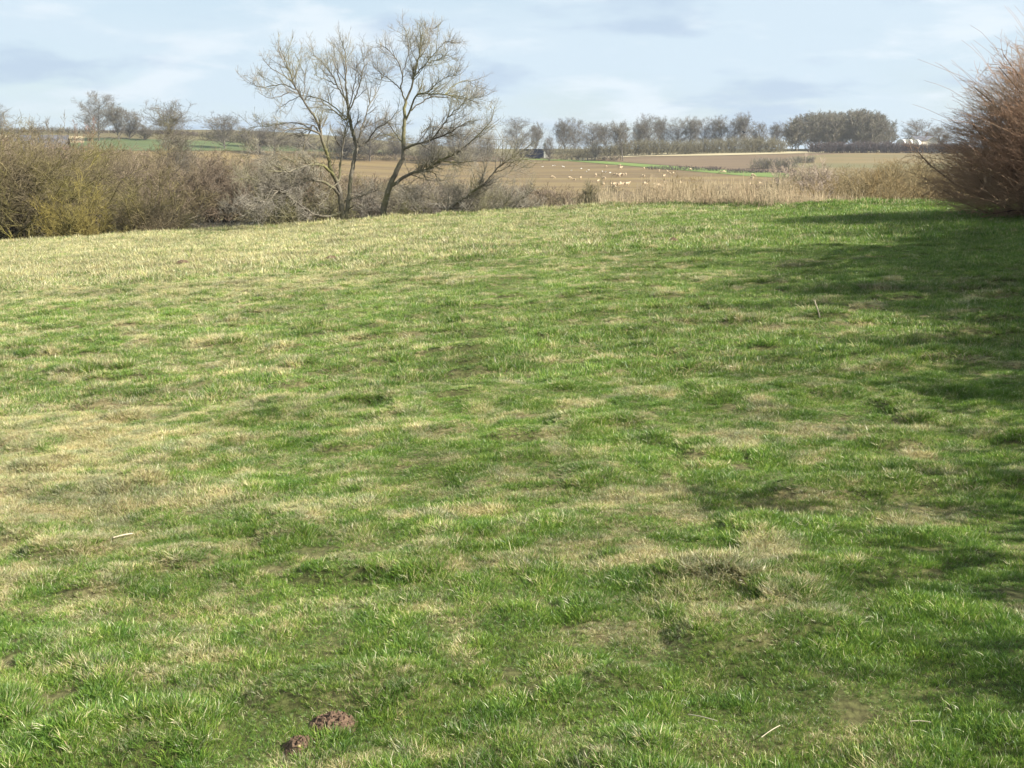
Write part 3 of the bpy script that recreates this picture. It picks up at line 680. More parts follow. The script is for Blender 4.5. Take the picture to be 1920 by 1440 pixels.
# ---- hedges: one thing each
def hedge(pts, h, wd, label, seed, mat, dens=14, rmin=0.05, name='hedge', top=None, tl=0.8):
    """pts world XY polyline"""
    rg = np.random.default_rng(seed); pts = np.array(pts, float)
    d = np.r_[0, np.cumsum(np.linalg.norm(np.diff(pts, axis=0), axis=1))]; n = int(d[-1] * dens)
    t = rg.uniform(0, d[-1], n); X = np.interp(t, d, pts[:, 0]); Y = np.interp(t, d, pts[:, 1])
    hh = h * (0.78 + 0.44 * fbm(t / (h * 2.5), t * 0 + seed, 3)); 
    X = X + rg.normal(size=n) * wd * 0.35; Y = Y + rg.normal(size=n) * wd * 0.35
    Z = H(X, Y, False); k = 5
    P = np.zeros((n, k, 3)); P[:, 0] = np.stack([X, Y, Z - 0.1 + hh * 0.55 * rg.random(n) ** 1.4], 1)
    D = norm(np.stack([rg.normal(size=n) * 0.5, rg.normal(size=n) * 0.5, np.ones(n)], 1)); Ls = (Z + hh * rg.uniform(0.75, 1.05, n) - P[:, 0, 2])
    for s in range(1, k):
        D = norm(D + 0.22 * rg.normal(size=D.shape)); P[:, s] = P[:, s - 1] + D * (Ls / (k - 1))[:, None]
    Rr = rmin * 1.3 * np.linspace(1, 0.5, k)[None].repeat(n, 0)
    c, r = grow(P, Rr, n * 5, rg, 0.05, 1, (25, 70), (0.2 * h * tl, 0.5 * h * tl), 4, 0.25, 0.03, 0.7, rmin * 0.75, 0.6)
    o = np.array([pts[:, 0].mean(), pts[:, 1].mean(), float(H(pts[:, 0].mean(), pts[:, 1].mean(), False))])
    V, Fc = tubes([(P - o, Rr, 3), (c - o, r, 3)])
    e = mesh_np(name, V, Fc, mat); e.location = o; return tag(e, label, 'hedge')
def line(pairs, Y): return [tuple(base_at(px, y)[:2]) for px, y in zip(pairs, Y)]
hedge(line([-80, 200], [690, 700]), 4.0, 3, 'low dark hedge on the left skyline above the stubble', 1, M['far_twig'], 9, 0.07)
hedge(line([205, 400, 600, 760], [705, 690, 660, 640]), 2.6, 2.5, 'thin dark hedge along the top of the green field', 2, M['dark_hedge'], 8, 0.07)
hedge(line([400, 560, 760, 960], [668, 655, 640, 640]), 5.5, 6, 'scrubby hedge behind the riverside trees, below the low skyline trees', 13, M['far_olive'], 10, 0.07)
hedge(line([560, 760, 975], [600, 615, 640]), 3.4, 3, 'reddish-brown hedge along the top of the brown field', 3, M['brown_twig'], 9, 0.07)
hedge(line([1028, 1110, 1160], [655, 650, 640]), 3.2, 3, 'brown hedge right of the dark shed', 4, M['brown_twig'], 8, 0.06)
hedge(line([1150, 1300, 1455], [690, 705, 715]), 8.6, 7, 'long olive-brown scrub hedge below the skyline row of trees', 5, M['far_olive'], 14, 0.08)
hedge(line([1040, 1100, 1150], [680, 690, 690]), 6.0, 8, 'scrubby bank hedge behind the green strip corner', 15, M['far_olive'], 12, 0.08)
hedge(line([1505, 1640, 1790], [712, 715, 715]), 6.6, 4, 'dark trimmed hedge in front of the wood on the right', 6, M['dark_hedge'], 18, 0.09)
hedge(line([1210, 1300, 1345], [560, 550, 545]), 2.2, 3, 'dark low hedge just above the green strip', 7, M['dark_hedge'], 7, 0.06)
hedge(line([1405, 1440, 1475], [560, 560, 555]), 5.0, 6, 'dark bush clump in the upper brown field', 8, M['wood_twig'], 14, 0.07)
hedge(line([1475, 1510], [600, 600]), 3.6, 4, 'small dark bush clump above the pale domed bush', 9, M['wood_twig'], 14, 0.07)
hedge(line([1350, 1480], [530, 525]), 2.0, 3, 'low dark hedge at the right end of the green strip', 10, M['dark_hedge'], 8, 0.06)
e = hedge(line([1030, 1200, 1430], [735, 760, 765]), 15.0, 16, 'thin leafless undergrowth between the trunks of the skyline row', 16, M['far_twig'], 2.2, 0.045, name='undergrowth')
e['kind'] = 'stuff'
for i, (px, yt, wp, lab) in enumerate([(85, 222, 60, 'pale feathery tree over the stubble field'), (125, 224, 50, 'thin greyish tree right of the pale feathery tree'),
        (165, 228, 60, 'pinkish bush tree left of the tallest skyline tree')]):
    b, h = place_top(px, yt, 190); t, c = bush_geo(90 + i, h, wp / F * 190, 26, 260, 1300, 0.06, 0.12, 0.02, 40, n4=1500)
    plant('bare_tree', b, lab, 'tree', t, c, M['grey_twig'], M['pink_twig'] if i == 2 else M['grey_twig'], names=('stem', 'twigs'))
b, h = place_top(10, 232, 120); t, c = bush_geo(95, h, 6, 40, 500, 2600, 0.05, 0.06, 0.013, 50, n4=3500)
plant('willow_bush', b, 'pinkish willow rising behind the big left willow', 'willow', t, c, M['willow_bark'], M['pink_twig'], names=('stem', 'twigs'))

# ---- the red-brown bush on the right and the hedge that shades the grass
b = base_at(1978, 41)
rg = np.random.default_rng(171)
t, c = bush_geo(71, 5.0, 6.6, 90, 1500, 6000, 0.026, 0.02, 0.006, 70, sweep=(-0.03, -0.01, 0.0), n4=9000, tl=(0.12, 0.34), c2l=(0.12, 0.3))
def dome_twigs(n, f0, f1, ln, wob, out, up, r0):
    """twigs rooted inside a dome, reaching outward, up and to the windward left"""
    u = norm(rg.normal(size=(n, 3))); u[:, 2] = np.abs(u[:, 2]) ** 0.8; u = norm(u)
    f = rg.uniform(f0, f1, n)[:, None] * (0.90 + 0.22 * fbm(u[:, 0] * 2.3 + 4, u[:, 2] * 2.3 + u[:, 1], 3))[:, None]
    P = np.zeros((n, 6, 3)); P[:, 0] = u * f * np.array([4.0, 4.0, 5.6])
    P[:, 0, 2] = np.maximum(P[:, 0, 2], 0.05)
    D = norm(u * out + np.array([-0.30, -0.05, up]) + 0.30 * rg.normal(size=(n, 3))); L_ = rg.uniform(ln[0], ln[1], n)
    for s in range(1, 6):
        D = norm(D + wob * rg.normal(size=(n, 3)) + np.array([-0.09, 0, -0.05])); P[:, s] = P[:, s - 1] + D * (L_ / 5)[:, None]
    return P, r0 * np.linspace(1, 0.5, 6)[None].repeat(n, 0)
P1, R1 = dome_twigs(13000, 0.45, 0.97, (0.5, 1.2), 0.13, 0.7, 0.50, 0.0050)
P2, R2 = grow(P1, R1, 42000, rg, 0.1, 1, (18, 55), (0.2, 0.5), 4, 0.16, 0.03, 0.75, 0.0036, 0.6, bias=(-0.15, 0, 0.1))
P3, R3 = dome_twigs(170, 0.85, 1.0, (1.3, 2.6), 0.06, 0.9, 0.55, 0.0075)
c = c + [(P1, R1, 3), (P2, R2, 3), (P3, R3, 3)]
plant('willow_bush', b, 'dense red-brown bush with long swept twigs at the right frame edge', 'willow', t, c, M['red_bark'], M['red_twig'], names=('stem', 'twigs'))
def shade_hedge(pts, hs, label, seed):
    rg = np.random.default_rng(seed); G = []
    for i, ((X, Y), h) in enumerate(zip(pts, hs)):
        z = float(H(X, Y, False)); t, c = bush_geo(seed * 50 + i, h, min(h * 1.0, 8.0), 80, 1300, 6400, 0.004 * h, 0.03, 0.010 + 0.0014 * h, 60, n4=7000)
        for P, r_, s_ in t + c: G.append((P + np.array([X, Y, z]), r_, 3))
    o = np.array([pts[0][0], pts[0][1], float(H(*pts[0], False))])
    V, Fc = tubes([(P - o, r_, s_) for P, r_, s_ in G])
    e = mesh_np('hedge', V, Fc, M['red_twig']); e.location = o; tag(e, label, 'hedge')
shade_hedge([(20.6, 36.5), (20, 33.5), (19.2, 30.5), (18.2, 27.5), (17, 24.5), (15.9, 21.5), (14.8, 18.4), (13.4, 15.6), (12, 12.8), (10.8, 10.6), (9.6, 8.4), (8.6, 6.2), (7.6, 4), (6.8, 1.6)],
            [5.2, 6.0, 6.8, 7.3, 7.6, 7.4, 6.8, 5.9, 5.0, 4.4, 4.0, 3.6, 3.4, 4.0], 'tall unkempt hedge running along the right side of the pasture, shading it', 9)

# ------------------------------------------------------------------ tall dry grass on the rim
rg = np.random.default_rng(31); n = 5200
px = np.concatenate([rg.uniform(1120, 1540, 4200), rg.uniform(980, 1760, 1000)])
Xr = (px - CX) / F * 62; Yr = edge(Xr) + rg.uniform(-0.6, 4.0, n); Xr = (px - CX) / F * Yr
Zr = H(Xr, Yr, False); hr = rg.uniform(0.2, 0.95, n) * np.interp(px, [1000, 1130, 1250, 1420, 1540, 1700], [0.3, 0.9, 1.35, 1.35, 0.8, 0.3]) + ss(0, 4, Yr - edge(Xr)) * 0.7
hr = hr * (0.15 + 1.7 * fbm(Xr / 0.9, Yr / 0.9, 3)) ; P = np.zeros((n, 5, 3)); P[:, 0] = np.stack([Xr, Yr, Zr - 0.05], 1); D = norm(np.stack([rg.normal(size=n) * 0.12 + 0.05, rg.normal(size=n) * 0.12, np.ones(n)], 1))
for s in range(1, 5):
    D = norm(D + 0.06 * rg.normal(size=D.shape)); P[:, s] = P[:, s - 1] + D * (hr / 4)[:, None]
V, Fc = tubes([(P, 0.0085 * np.array([1, 0.9, 0.8, 0.7, 0.9])[None].repeat(n, 0), 3)])
tag(mesh_np('tall_dry_grass', V, Fc, M['reed']), 'tall pale dry grass stems standing along the far field edge', 'tall grass', kind='stuff')

# ------------------------------------------------------------------ pasture grass (stuff, instanced tufts)
GREEN = [(0.132, 0.222, 0.032), (0.165, 0.260, 0.040), (0.085, 0.160, 0.025), (0.22, 0.29, 0.055), (0.11, 0.195, 0.044)]
STRAW = [(0.50, 0.43, 0.25), (0.42, 0.36, 0.20), (0.60, 0.54, 0.36), (0.31, 0.24, 0.13), (0.42, 0.40, 0.18)]
def tuft_mesh(name, seed, n, rad, ln, wd, straw, lean=0.55, wide=1.0, clump=0.0):
    rg = np.random.default_rng(seed)
    a = rg.uniform(0, 2 * np.pi, n); r = rad * np.sqrt(rg.random(n)) * (1 - clump * 0.7)
    p = np.stack([r * np.cos(a), r * np.sin(a), np.full(n, -0.008)], 1)
    isS = rg.random(n) < straw
    d = norm(np.stack([rg.normal(size=n) * lean + np.cos(a) * clump, rg.normal(size=n) * lean + np.sin(a) * clump, np.ones(n)], 1))
    L_ = rg.uniform(ln[0], ln[1], n) * np.where(isS, 1.15, 1.0)
    bend = norm(np.stack([rg.normal(size=n), rg.normal(size=n), np.full(n, -0.5)], 1)) * rg.uniform(0.15, 0.9, n)[:, None] * np.where(isS, 1.25, 1.0)[:, None]
    side = norm(np.cross(d, norm(rg.normal(size=(n, 3)))))
    w0 = wd * rg.uniform(0.6, 1.3, n)[:, None] * wide
    pts = [p]; dd = d
    for s in range(3):
        dd = norm(dd + bend * 0.36); q = pts[-1] + dd * (L_ / 3)[:, None]; q[:, 2] = np.maximum(q[:, 2], 0.004 + 0.010 * rg.random(n)); pts.append(q)
    ws = [1.0, 0.95, 0.7]
    V = np.empty((n, 7, 3))
    for s in range(3): V[:, 2 * s] = pts[s] - side * w0 * ws[s] / 2; V[:, 2 * s + 1] = pts[s] + side * w0 * ws[s] / 2
    V[:, 6] = pts[3]
    o = (np.arange(n) * 7)[:, None]
    q = np.concatenate([o + np.array([0, 1, 3, 2]), o + np.array([2, 3, 5, 4])]); tr = o + np.array([4, 5, 6])
    G = np.array(GREEN)[rg.integers(0, 5, n)]; S = np.array(STRAW)[rg.integers(0, 5, n)]
    c = np.where(isS[:, None], S, G) * rg.uniform(0.75, 1.25, (n, 1))
    c = np.repeat(c[:, None], 7, 1)
    return mesh_np(name, V.reshape(-1, 3), [q, tr], M['grass'], smooth=True, col=c.reshape(-1, 3), link=False)
LEVELS = [0.04, 0.18, 0.42, 0.72, 0.94]          # straw share of the tuft kinds
tier_spec = [  # n blades, radius, length, width, spacing, y range
    (44, 0.050, (0.020, 0.051), 0.0021, 0.036, (2.6, 14.0)),
    (50, 0.096, (0.029, 0.072), 0.0034, 0.075, (14.0, 32.0)),
    (70, 0.20, (0.045, 0.125), 0.0078, 0.165, (32.0, 70.0))]
protos = bpy.data.collections.new('grass_tufts')
pid = 0; rg = np.random.default_rng(99)
PT, PI_, PR, PS = [], [], [], []
for ti, (nb, rad, ln, wd, sp, (ya, yb)) in enumerate(tier_spec):
    ids = []
    for li, s in enumerate(LEVELS):
        for v in range(3):
            o = tuft_mesh('grass_tuft_%03d' % pid, 500 + pid, nb, rad, ln, wd, s, 0.30 + 0.30 * s, clump=0.45)
            protos.objects.link(o); ids.append(pid); pid += 1
    tus = []
    for li, s in enumerate((0.15, 0.9)):
        for v in range(2):
            o = tuft_mesh('grass_tuft_%03d' % pid, 500 + pid, int(nb * 1.7), rad * 0.9, (ln[1] * 0.6, ln[1] * 1.15), wd * 1.0, s, 0.3, clump=0.7)
            protos.objects.link(o); tus.append(pid); pid += 1
    Ys = np.arange(ya, yb, sp); XX, YYg = [], []
    for y in Ys:
        hw = max(0.42 * y * 1.22 + 0.7, 2.0); x = np.arange(-hw, hw, sp); XX.append(x + 0); YYg.append(np.full(len(x), y))
    X = np.concatenate(XX); Y = np.concatenate(YYg); X = X + rg.uniform(-.6, .6, len(X)) * sp; Y = Y + rg.uniform(-.6, .6, len(Y)) * sp
    k = (Y < edge(X) + 0.9); X, Y = X[k], Y[k]
    # bare earth round the molehills and worn spots
    worn = fbm(X / 0.32 + 70, Y / 0.26 + 12, 3)
    k = worn < 0.79; X, Y, worn = X[k], Y[k], worn[k]
    sf = np.clip(straw_frac(X, Y) + rg.normal(size=len(X)) * 0.14, 0, 0.999)
    lev = np.minimum((sf * 5.2).astype(int), 4)
    kid = np.array(ids)[lev * 3 + rg.integers(0, 3, len(X))]
    tsel = vn(X / 0.55 + 3, Y / 0.45 + 8)
    istus = rg.random(len(X)) < (0.02 + 0.28 * ss(0.62, 0.8, tsel))
    kid = np.where(istus, np.array(tus)[np.where(sf > 0.42, 2, 0) + rg.integers(0, 2, len(X))], kid)
    f1 = fbm(X / 0.9 + 50, Y / 0.9, 2); f2 = fbm(X / 0.21 + 20, Y / 0.19 + 31, 2)
    hh = 0.25 + 0.75 * f1 + 1.15 * np.clip(f2 - 0.32, 0, 1) * 1.65 + 0.10 * (lev >= 3)
    hh = hh * (1 - 0.45 * track(X, Y)) * (1 + 0.7 * np.exp(-((Y - edge(X)) / 1.3) ** 2))
    hh = hh * (0.55 + 0.45 * ss(0.78, 0.64, worn))
    S = np.stack([np.full(len(X), 1.0), np.full(len(X), 1.0), np.ones(len(X))], 1) * (hh * rg.uniform(0.8, 1.2, len(X)))[:, None]
    S[:, :2] = np.maximum(S[:, :2], 0.75)
    PT.append(np.stack([X, Y, H(X, Y)], 1)); PI_.append(kid); PS.append(S)
    PR.append(np.stack([rg.normal(size=len(X)) * 0.13, rg.normal(size=len(X)) * 0.13, rg.uniform(0, 6.283, len(X))], 1))
PT = np.concatenate(PT); PI_ = np.concatenate(PI_); PS = np.concatenate(PS); PR = np.concatenate(PR)
print('grass instances', len(PT))
MOLES = [(622, 1352, 0.125, 0.07), (562, 1392, 0.085, 0.06)]
def near_hit(px, py):
    d = px_dir(px, py); Ys = np.arange(3, 66, 0.01); Z = EYE + d[2] / d[1] * Ys; g_ = H(d[0] / d[1] * Ys, Ys)
    i = np.argmax(g_ >= Z); return d[0] / d[1] * Ys[i], Ys[i], g_[i]
for mx_, my_, mr, mh in MOLES:
    X, Y, Z = near_hit(mx_, my_ + 14); k = ((PT[:, 0] - X) ** 2 + (PT[:, 1] - Y) ** 2) > (mr * 0.85) ** 2
    PT, PI_, PS, PR = PT[k], PI_[k], PS[k], PR[k]
me = bpy.data.meshes.new('grass'); me.vertices.add(len(PT)); me.vertices.foreach_set('co', PT.astype(np.float32).ravel())
a = me.attributes.new('kid', 'INT', 'POINT'); a.data.foreach_set('value', PI_.astype(np.int32))
a = me.attributes.new('rot', 'FLOAT_VECTOR', 'POINT'); a.data.foreach_set('vector', PR.astype(np.float32).ravel())
a = me.attributes.new('scl', 'FLOAT_VECTOR', 'POINT'); a.data.foreach_set('vector', PS.astype(np.float32).ravel())
me.materials.append(M['grass'])
go = bpy.data.objects.new('grass', me); C.collection.objects.link(go)
tag(go, 'short rough pasture grass, green mixed with dead straw patches', 'grass', kind='stuff')
ng = bpy.data.node_groups.new('grass_scatter', 'GeometryNodeTree')
ng.interface.new_socket('Geometry', in_out='INPUT', socket_type='NodeSocketGeometry')
ng.interface.new_socket('Geometry', in_out='OUTPUT', socket_type='NodeSocketGeometry')
gi = ng.nodes.new('NodeGroupInput'); gout = ng.nodes.new('NodeGroupOutput')
iop = ng.nodes.new('GeometryNodeInstanceOnPoints'); ci = ng.nodes.new('GeometryNodeCollectionInfo')
ci.inputs['Collection'].default_value = protos; ci.inputs['Separate Children'].default_value = True; ci.inputs['Reset Children'].default_value = True
def named(nm, ty):
    x = ng.nodes.new('GeometryNodeInputNamedAttribute'); x.data_type = ty; x.inputs['Name'].default_value = nm; return x.outputs['Attribute']
ng.links.new(gi.outputs[0], iop.inputs['Points']); ng.links.new(ci.outputs[0], iop.inputs['Instance'])
iop.inputs['Pick Instance'].default_value = True
ng.links.new(named('kid', 'INT'), iop.inputs['Instance Index'])
e2r = ng.nodes.new('FunctionNodeEulerToRotation'); ng.links.new(named('rot', 'FLOAT_VECTOR'), e2r.inputs[0])
ng.links.new(e2r.outputs[0], iop.inputs['Rotation']); ng.links.new(named('scl', 'FLOAT_VECTOR'), iop.inputs['Scale'])
ng.links.new(iop.outputs[0], gout.inputs[0])
md = go.modifiers.new('scatter', 'NODES'); md.node_group = ng

# ------------------------------------------------------------------ molehills, stones, straws
M['soil'] = noisy('soil_molehill', (0.075, 0.048, 0.03), (0.155, 0.10, 0.064), 40, 0.95, 8, bump=0.6)
M['stone'] = noisy('stone_ochre', (0.26, 0.18, 0.08), (0.36, 0.27, 0.14), 30, 0.8)
def lump(name, X, Y, rad, h, mat, seed, label, cat, res=150, group=None):
    th = np.linspace(0, 2 * np.pi, res, endpoint=False); rr = np.linspace(0, 1, res // 2)
    T_, R_ = np.meshgrid(th, rr)
    px_ = R_ * np.cos(T_) * rad * (1 + 0.25 * (fbm(np.cos(T_) * 1.5 + seed, np.sin(T_) * 1.5 + seed, 2) - 0.5))
    py_ = R_ * np.sin(T_) * rad * 0.9
    z = h * np.clip(1 - R_ ** 2, 0, 1) ** 0.8
    z = z * (0.7 + 0.6 * fbm(px_ / 0.05 + seed, py_ / 0.05, 3)) + 0.028 * (vn(px_ / 0.016 + seed * 3, py_ / 0.016) - 0.5) * (1 - R_ ** 3) + 0.016 * (vn(px_ / 0.007 + seed, py_ / 0.007) - 0.5) * (1 - R_ ** 3)
    z = z - 0.03 * R_ ** 4
    g0 = float(H(X, Y)); zz = H(px_ + X, py_ + Y) - g0 + z
    I = np.arange(T_.size).reshape(T_.shape); J = np.roll(I, -1, 1)
    f = np.stack([I[:-1], J[:-1], J[1:], I[1:]], -1).reshape(-1, 4)
    o = mesh_np(name, np.stack([px_, py_, zz], -1).reshape(-1, 3), [f], mat, smooth=True)
    o.location = (X, Y, g0); return tag(o, label, cat, group)
X, Y, Z = near_hit(625, 1366); lump('molehill', X, Y, 0.15, 0.045, M['soil'], 3, 'larger reddish-brown molehill near the bottom of the picture', 'molehill')
X2, Y2, Z2 = near_hit(563, 1403); lump('molehill', X2, Y2, 0.105, 0.04, M['soil'], 9, 'smaller molehill, darker on its left side, below the larger one', 'molehill')
for px_, py_, r_, lab in ((342, 496, 0.26, 'low dark molehill on the far left of the pasture'), (620, 488, 0.24, 'low dark molehill in the pasture below the two riverside trunks'),
        (1262, 455, 0.2, 'small brown molehill near the far edge of the pasture, right of centre')):
    X, Y, Z = near_hit(px_, py_); lump('molehill', X, Y, r_, 0.13, M['soil'], int(px_), lab, 'molehill', res=60)
def pebble(X, Y, Z, s, label, seed):
    bm = bmesh.new(); bmesh.ops.create_icosphere(bm, subdivisions=2, radius=s); r_ = random.Random(seed)
    for v in bm.verts: v.co = Vector((v.co.x * 0.8, v.co.y * 0.7, v.co.z * 1.0)) * (1 + 0.25 * (r_.random() - 0.5))
    m = bpy.data.meshes.new('stone'); bm.to_mesh(m); bm.free(); m.materials.append(M['stone'])
    o = bpy.data.objects.new('stone', m); C.collection.objects.link(o); o.location = (X, Y, Z); return tag(o, label, 'stone')
pebble(X - 0.062, Y - 0.05, Z + 0.05, 0.014, 'pale ochre stone on the left side of the larger molehill', 1)
pebble(X - 0.055, Y + 0.03, Z + 0.085, 0.008, 'tiny yellowish stone at the top left of the larger molehill', 2)
pebble(X2 + 0.005, Y2 - 0.055, Z2 + 0.035, 0.009, 'pinkish stone at the foot of the smaller molehill', 3)
M['stalk'] = noisy('stalk_pale', (0.34, 0.29, 0.20), (0.42, 0.37, 0.27), 20, 0.7)
def stalk(a, b, r, label, lift=0.03, arch=0.004, cat='stalk'):
    A_ = np.array(near_hit(*a)); B_ = np.array(near_hit(*b)); A_[2] += lift; B_[2] += lift
    q = np.array([A_ + (B_ - A_) * t + np.array([0, 0, arch * math.sin(math.pi * t)]) for t in np.linspace(0, 1, 9)])
    o = q[0].copy(); V, Fc = tubes([((q - o)[None], np.full((1, 9), r), 6)])
    e = mesh_np('dry_stalk', V, Fc, M['stalk']); e.location = o; return tag(e, label, cat)
stalk((212, 1016), (248, 1008), 0.006, 'short whitish dry stalk lying in the grass at the lower left')
stalk((1427, 1396), (1462, 1372), 0.0022, 'thin straw stalk at the bottom right, tilted upward')
stalk((1706, 1366), (1745, 1367), 0.0022, 'thin straw stalk lying level near the bottom right')
stalk((1290, 1352), (1345, 1364), 0.002, 'long thin straw stalk right of centre at the bottom')
d0 = near_hit(1538, 597); q = np.array([[0, 0, -0.02], [-0.03, 0, 0.1], [-0.08, 0, 0.2], [-0.1, 0, 0.27]])
V, Fc = tubes([(resample(q, 8)[None], np.full((1, 8), 0.011), 5)]); e = mesh_np('dry_stalk', V, Fc, M['stalk']); e.location = d0
tag(e, 'upright pale dry stalk at the edge of the shade', 'stalk')

# ------------------------------------------------------------------ dark shed, posts, tunnels, house
def box(bm, x0, x1, y0, y1, z0, z1):
    r_ = bmesh.ops.create_cube(bm, size=1)
    for v in r_['verts']:
        v.co = Vector(((x0 + x1) / 2 + v.co.x * (x1 - x0), (y0 + y1) / 2 + v.co.y * (y1 - y0), (z0 + z1) / 2 + v.co.z * (z1 - z0)))
def bobj(name, bm, mat, parent=None, smooth=False):
    m = bpy.data.meshes.new(name); bmesh.ops.recalc_face_normals(bm, faces=bm.faces); bm.to_mesh(m); bm.free(); m.materials.append(mat)
    if smooth: m.polygons.foreach_set('use_smooth', [True] * len(m.polygons))
    o = bpy.data.objects.new(name, m); C.collection.objects.link(o)
    if parent: o.parent = parent
    return o
M['navy'] = noisy('sheet_navy', (0.010, 0.013, 0.034), (0.018, 0.022, 0.05), 0.6, 0.95, spec=0.05)
M['cream'] = noisy('panel_cream', (0.50, 0.48, 0.42), (0.60, 0.57, 0.50), 0.8, 0.7)
M['black'] = noisy('rubber_black', (0.012, 0.012, 0.014), (0.02, 0.02, 0.02), 1, 0.8)
M['post'] = noisy('post_wood', (0.05, 0.045, 0.04), (0.08, 0.07, 0.06), 2, 0.9)
M['post_pale'] = noisy('post_pale', (0.45, 0.42, 0.36), (0.55, 0.5, 0.44), 2, 0.9)
hx, hy = hit(1001, 297.5); b = np.array([hx, hy, float(H(hx, hy, False))]); k = hy / F
sh = empty('shed', b, 'long dark navy shed with a pale end wall at the top of the brown field', 'shed', rz=R(-6))
wS, hS = 52 * k, 17 * k
bm = bmesh.new(); n = 22
for i in range(n):                     # corrugated long side
    x0 = -wS * 0.5 + i * wS * 0.86 / n; box(bm, x0, x0 + wS * 0.86 / n * 0.55, -1.5, -1.38, 0.5, hS * 0.95)
box(bm, -wS * 0.5, wS * 0.36, -1.38, 3.5, 0.5, hS * 0.97); bobj('wall', bm, M['navy'], sh)
bm = bmesh.new(); box(bm, wS * 0.36 + 0.004, wS * 0.36 + 2.3, -1.45, 3.4, 0.35, hS * 0.93); bobj('end_wall', bm, M['cream'], sh)
bm = bmesh.new(); box(bm, -wS * 0.51, wS * 0.37 + 2.4, -1.75, 3.7, hS * 0.972, hS * 1.02); bobj('roof', bm, M['navy'], sh)
bm = bmesh.new(); box(bm, -wS * 0.15, wS * 0.22, -1.3, 3.2, -0.5, 0.49); bobj('plinth', bm, M['black'], sh)
# fence posts beside the small olive tree
def post(px, py, h, mat, lab):
    X, Y = hit(px, py); bm = bmesh.new(); r_ = bmesh.ops.create_cone(bm, segments=8, radius1=0.20, radius2=0.17, depth=h, cap_ends=True)
    for v in bm.verts: v.co.z += h / 2 - 0.3
    bmesh.ops.bevel(bm, geom=[e for e in bm.edges if e.calc_length() < 0.3], offset=0.03, segments=1, affect='EDGES')
    o = bobj('fence_post', bm, mat); o.location = (X, Y, float(H(X, Y, False))); tag(o, lab, 'post')
post(1072, 300.5, 2.1, M['post'], 'dark post left of the small olive tree')
post(1102, 302, 1.9, M['post'], 'dark post at the foot of the small olive tree')
post(1087, 301.5, 1.8, M['post_pale'], 'pale post, leftmost of three between the two dark posts')
post(1090.5, 301.5, 1.8, M['post_pale'], 'pale post, middle one of three between the two dark posts')
post(1094.5, 301.8, 1.8, M['post_pale'], 'pale post, rightmost of three between the two dark posts')
# white polytunnels and barn at the right
M['poly'] = noisy('sheet_white', (0.72, 0.72, 0.66), (0.80, 0.80, 0.74), 1, 0.35, spec=0.5)
M['slate'] = noisy('roof_slate', (0.07, 0.07, 0.08), (0.11, 0.11, 0.12), 1.5, 0.7)
M['wall_brown'] = noisy('wall_brown', (0.16, 0.12, 0.09), (0.22, 0.17, 0.12), 1.5, 0.9)
M['render'] = noisy('wall_render', (0.55, 0.50, 0.40), (0.62, 0.57, 0.47), 1.5, 0.9)
def tunnel(px, py, Y, wd, label):
    X = (px - CX) / F * Y; z = at(px, py, Y)[2]; n = 14; ln_ = 14; P = []
    zb = float(H(X, Y, False)); e = empty('polytunnel', (X, Y, zb), label, 'tunnel', 'white tunnels behind the dark hedge', rz=R(-28))
    hh = z - zb
    for y in (0, ln_):
        for i in range(n + 1): a = math.pi * i / n; P.append((wd / 2 * math.cos(a), y, max(hh - wd * 0.4, 0) + wd * 0.4 * math.sin(a)))
    P = np.array(P); f = np.array([[i, i + 1, n + 2 + i, n + 1 + i] for i in range(n)])
    mesh_np('cover', P, [f], M['poly'], e)
    bm = bmesh.new(); vs = [bm.verts.new(P[i]) for i in range(n + 1)]; a_ = bm.verts.new((-wd / 2, 0, 0)); b2 = bm.verts.new((wd / 2, 0, 0)); bm.faces.new(vs + [a_, b2]); bobj('end_panel', bm, M['cream'], e)
    bm = bmesh.new(); h0 = max(hh - wd * 0.4, 0.1); box(bm, -wd / 2 - 0.05, -wd / 2 + 0.05, 0.1, ln_, 0, h0); box(bm, wd / 2 - 0.05, wd / 2 + 0.05, 0.1, ln_, 0, h0); bobj('side_wall', bm, M['poly'], e)
tunnel(1675, 261, 730, 4.6, 'white tunnel, leftmost of the three behind the dark hedge')
tunnel(1688, 261, 731, 4.6, 'white tunnel, middle one of the three behind the dark hedge')
tunnel(1701, 261.5, 732, 4.8, 'white tunnel, rightmost of the three, beside the dark barn roof')
def house(px, ytop, Y, wd, dp, hw, label, wallm, roofm, name, cat, rz=0):
    X = (px - CX) / F * Y; zt = at(px, ytop, Y)[2]; zb = float(H(X, Y, False)); H_ = zt - zb; hw = H_ - hw
    e = empty(name, (X, Y, zb), label, cat, rz=rz)
    bm = bmesh.new(); box(bm, -wd / 2, wd / 2, 0, dp, -0.5, hw)
    v = [bm.verts.new(c) for c in ((-wd / 2, 0, hw), (-wd / 2, dp, hw), (-wd / 2, dp / 2, H_ - 0.15), (wd / 2, 0, hw), (wd / 2, dp, hw), (wd / 2, dp / 2, H_ - 0.15))]
    bm.faces.new(v[:3]); bm.faces.new(v[3:]); bobj('wall', bm, wallm, e)
    bm = bmesh.new()
    for s in (0, 1):
        y0 = -0.4 if s == 0 else dp + 0.4; v = [bm.verts.new(c) for c in ((-wd / 2 - .4, y0, hw - 0.2), (wd / 2 + .4, y0, hw - 0.2), (wd / 2 + .4, dp / 2, H_), (-wd / 2 - .4, dp / 2, H_))]
        u = [bm.verts.new((a.co.x, a.co.y, a.co.z + 0.18)) for a in v]
        bm.faces.new(v); bm.faces.new(u)
        for i in range(4): bm.faces.new((v[i], v[(i + 1) % 4], u[(i + 1) % 4], u[i]))
    bobj('roof', bm, roofm, e); return e
house(1722, 255, 738, 13, 9, 2.6, 'dark roofed barn beside the white tunnels', M['render'], M['slate'], 'barn', 'barn', R(12))
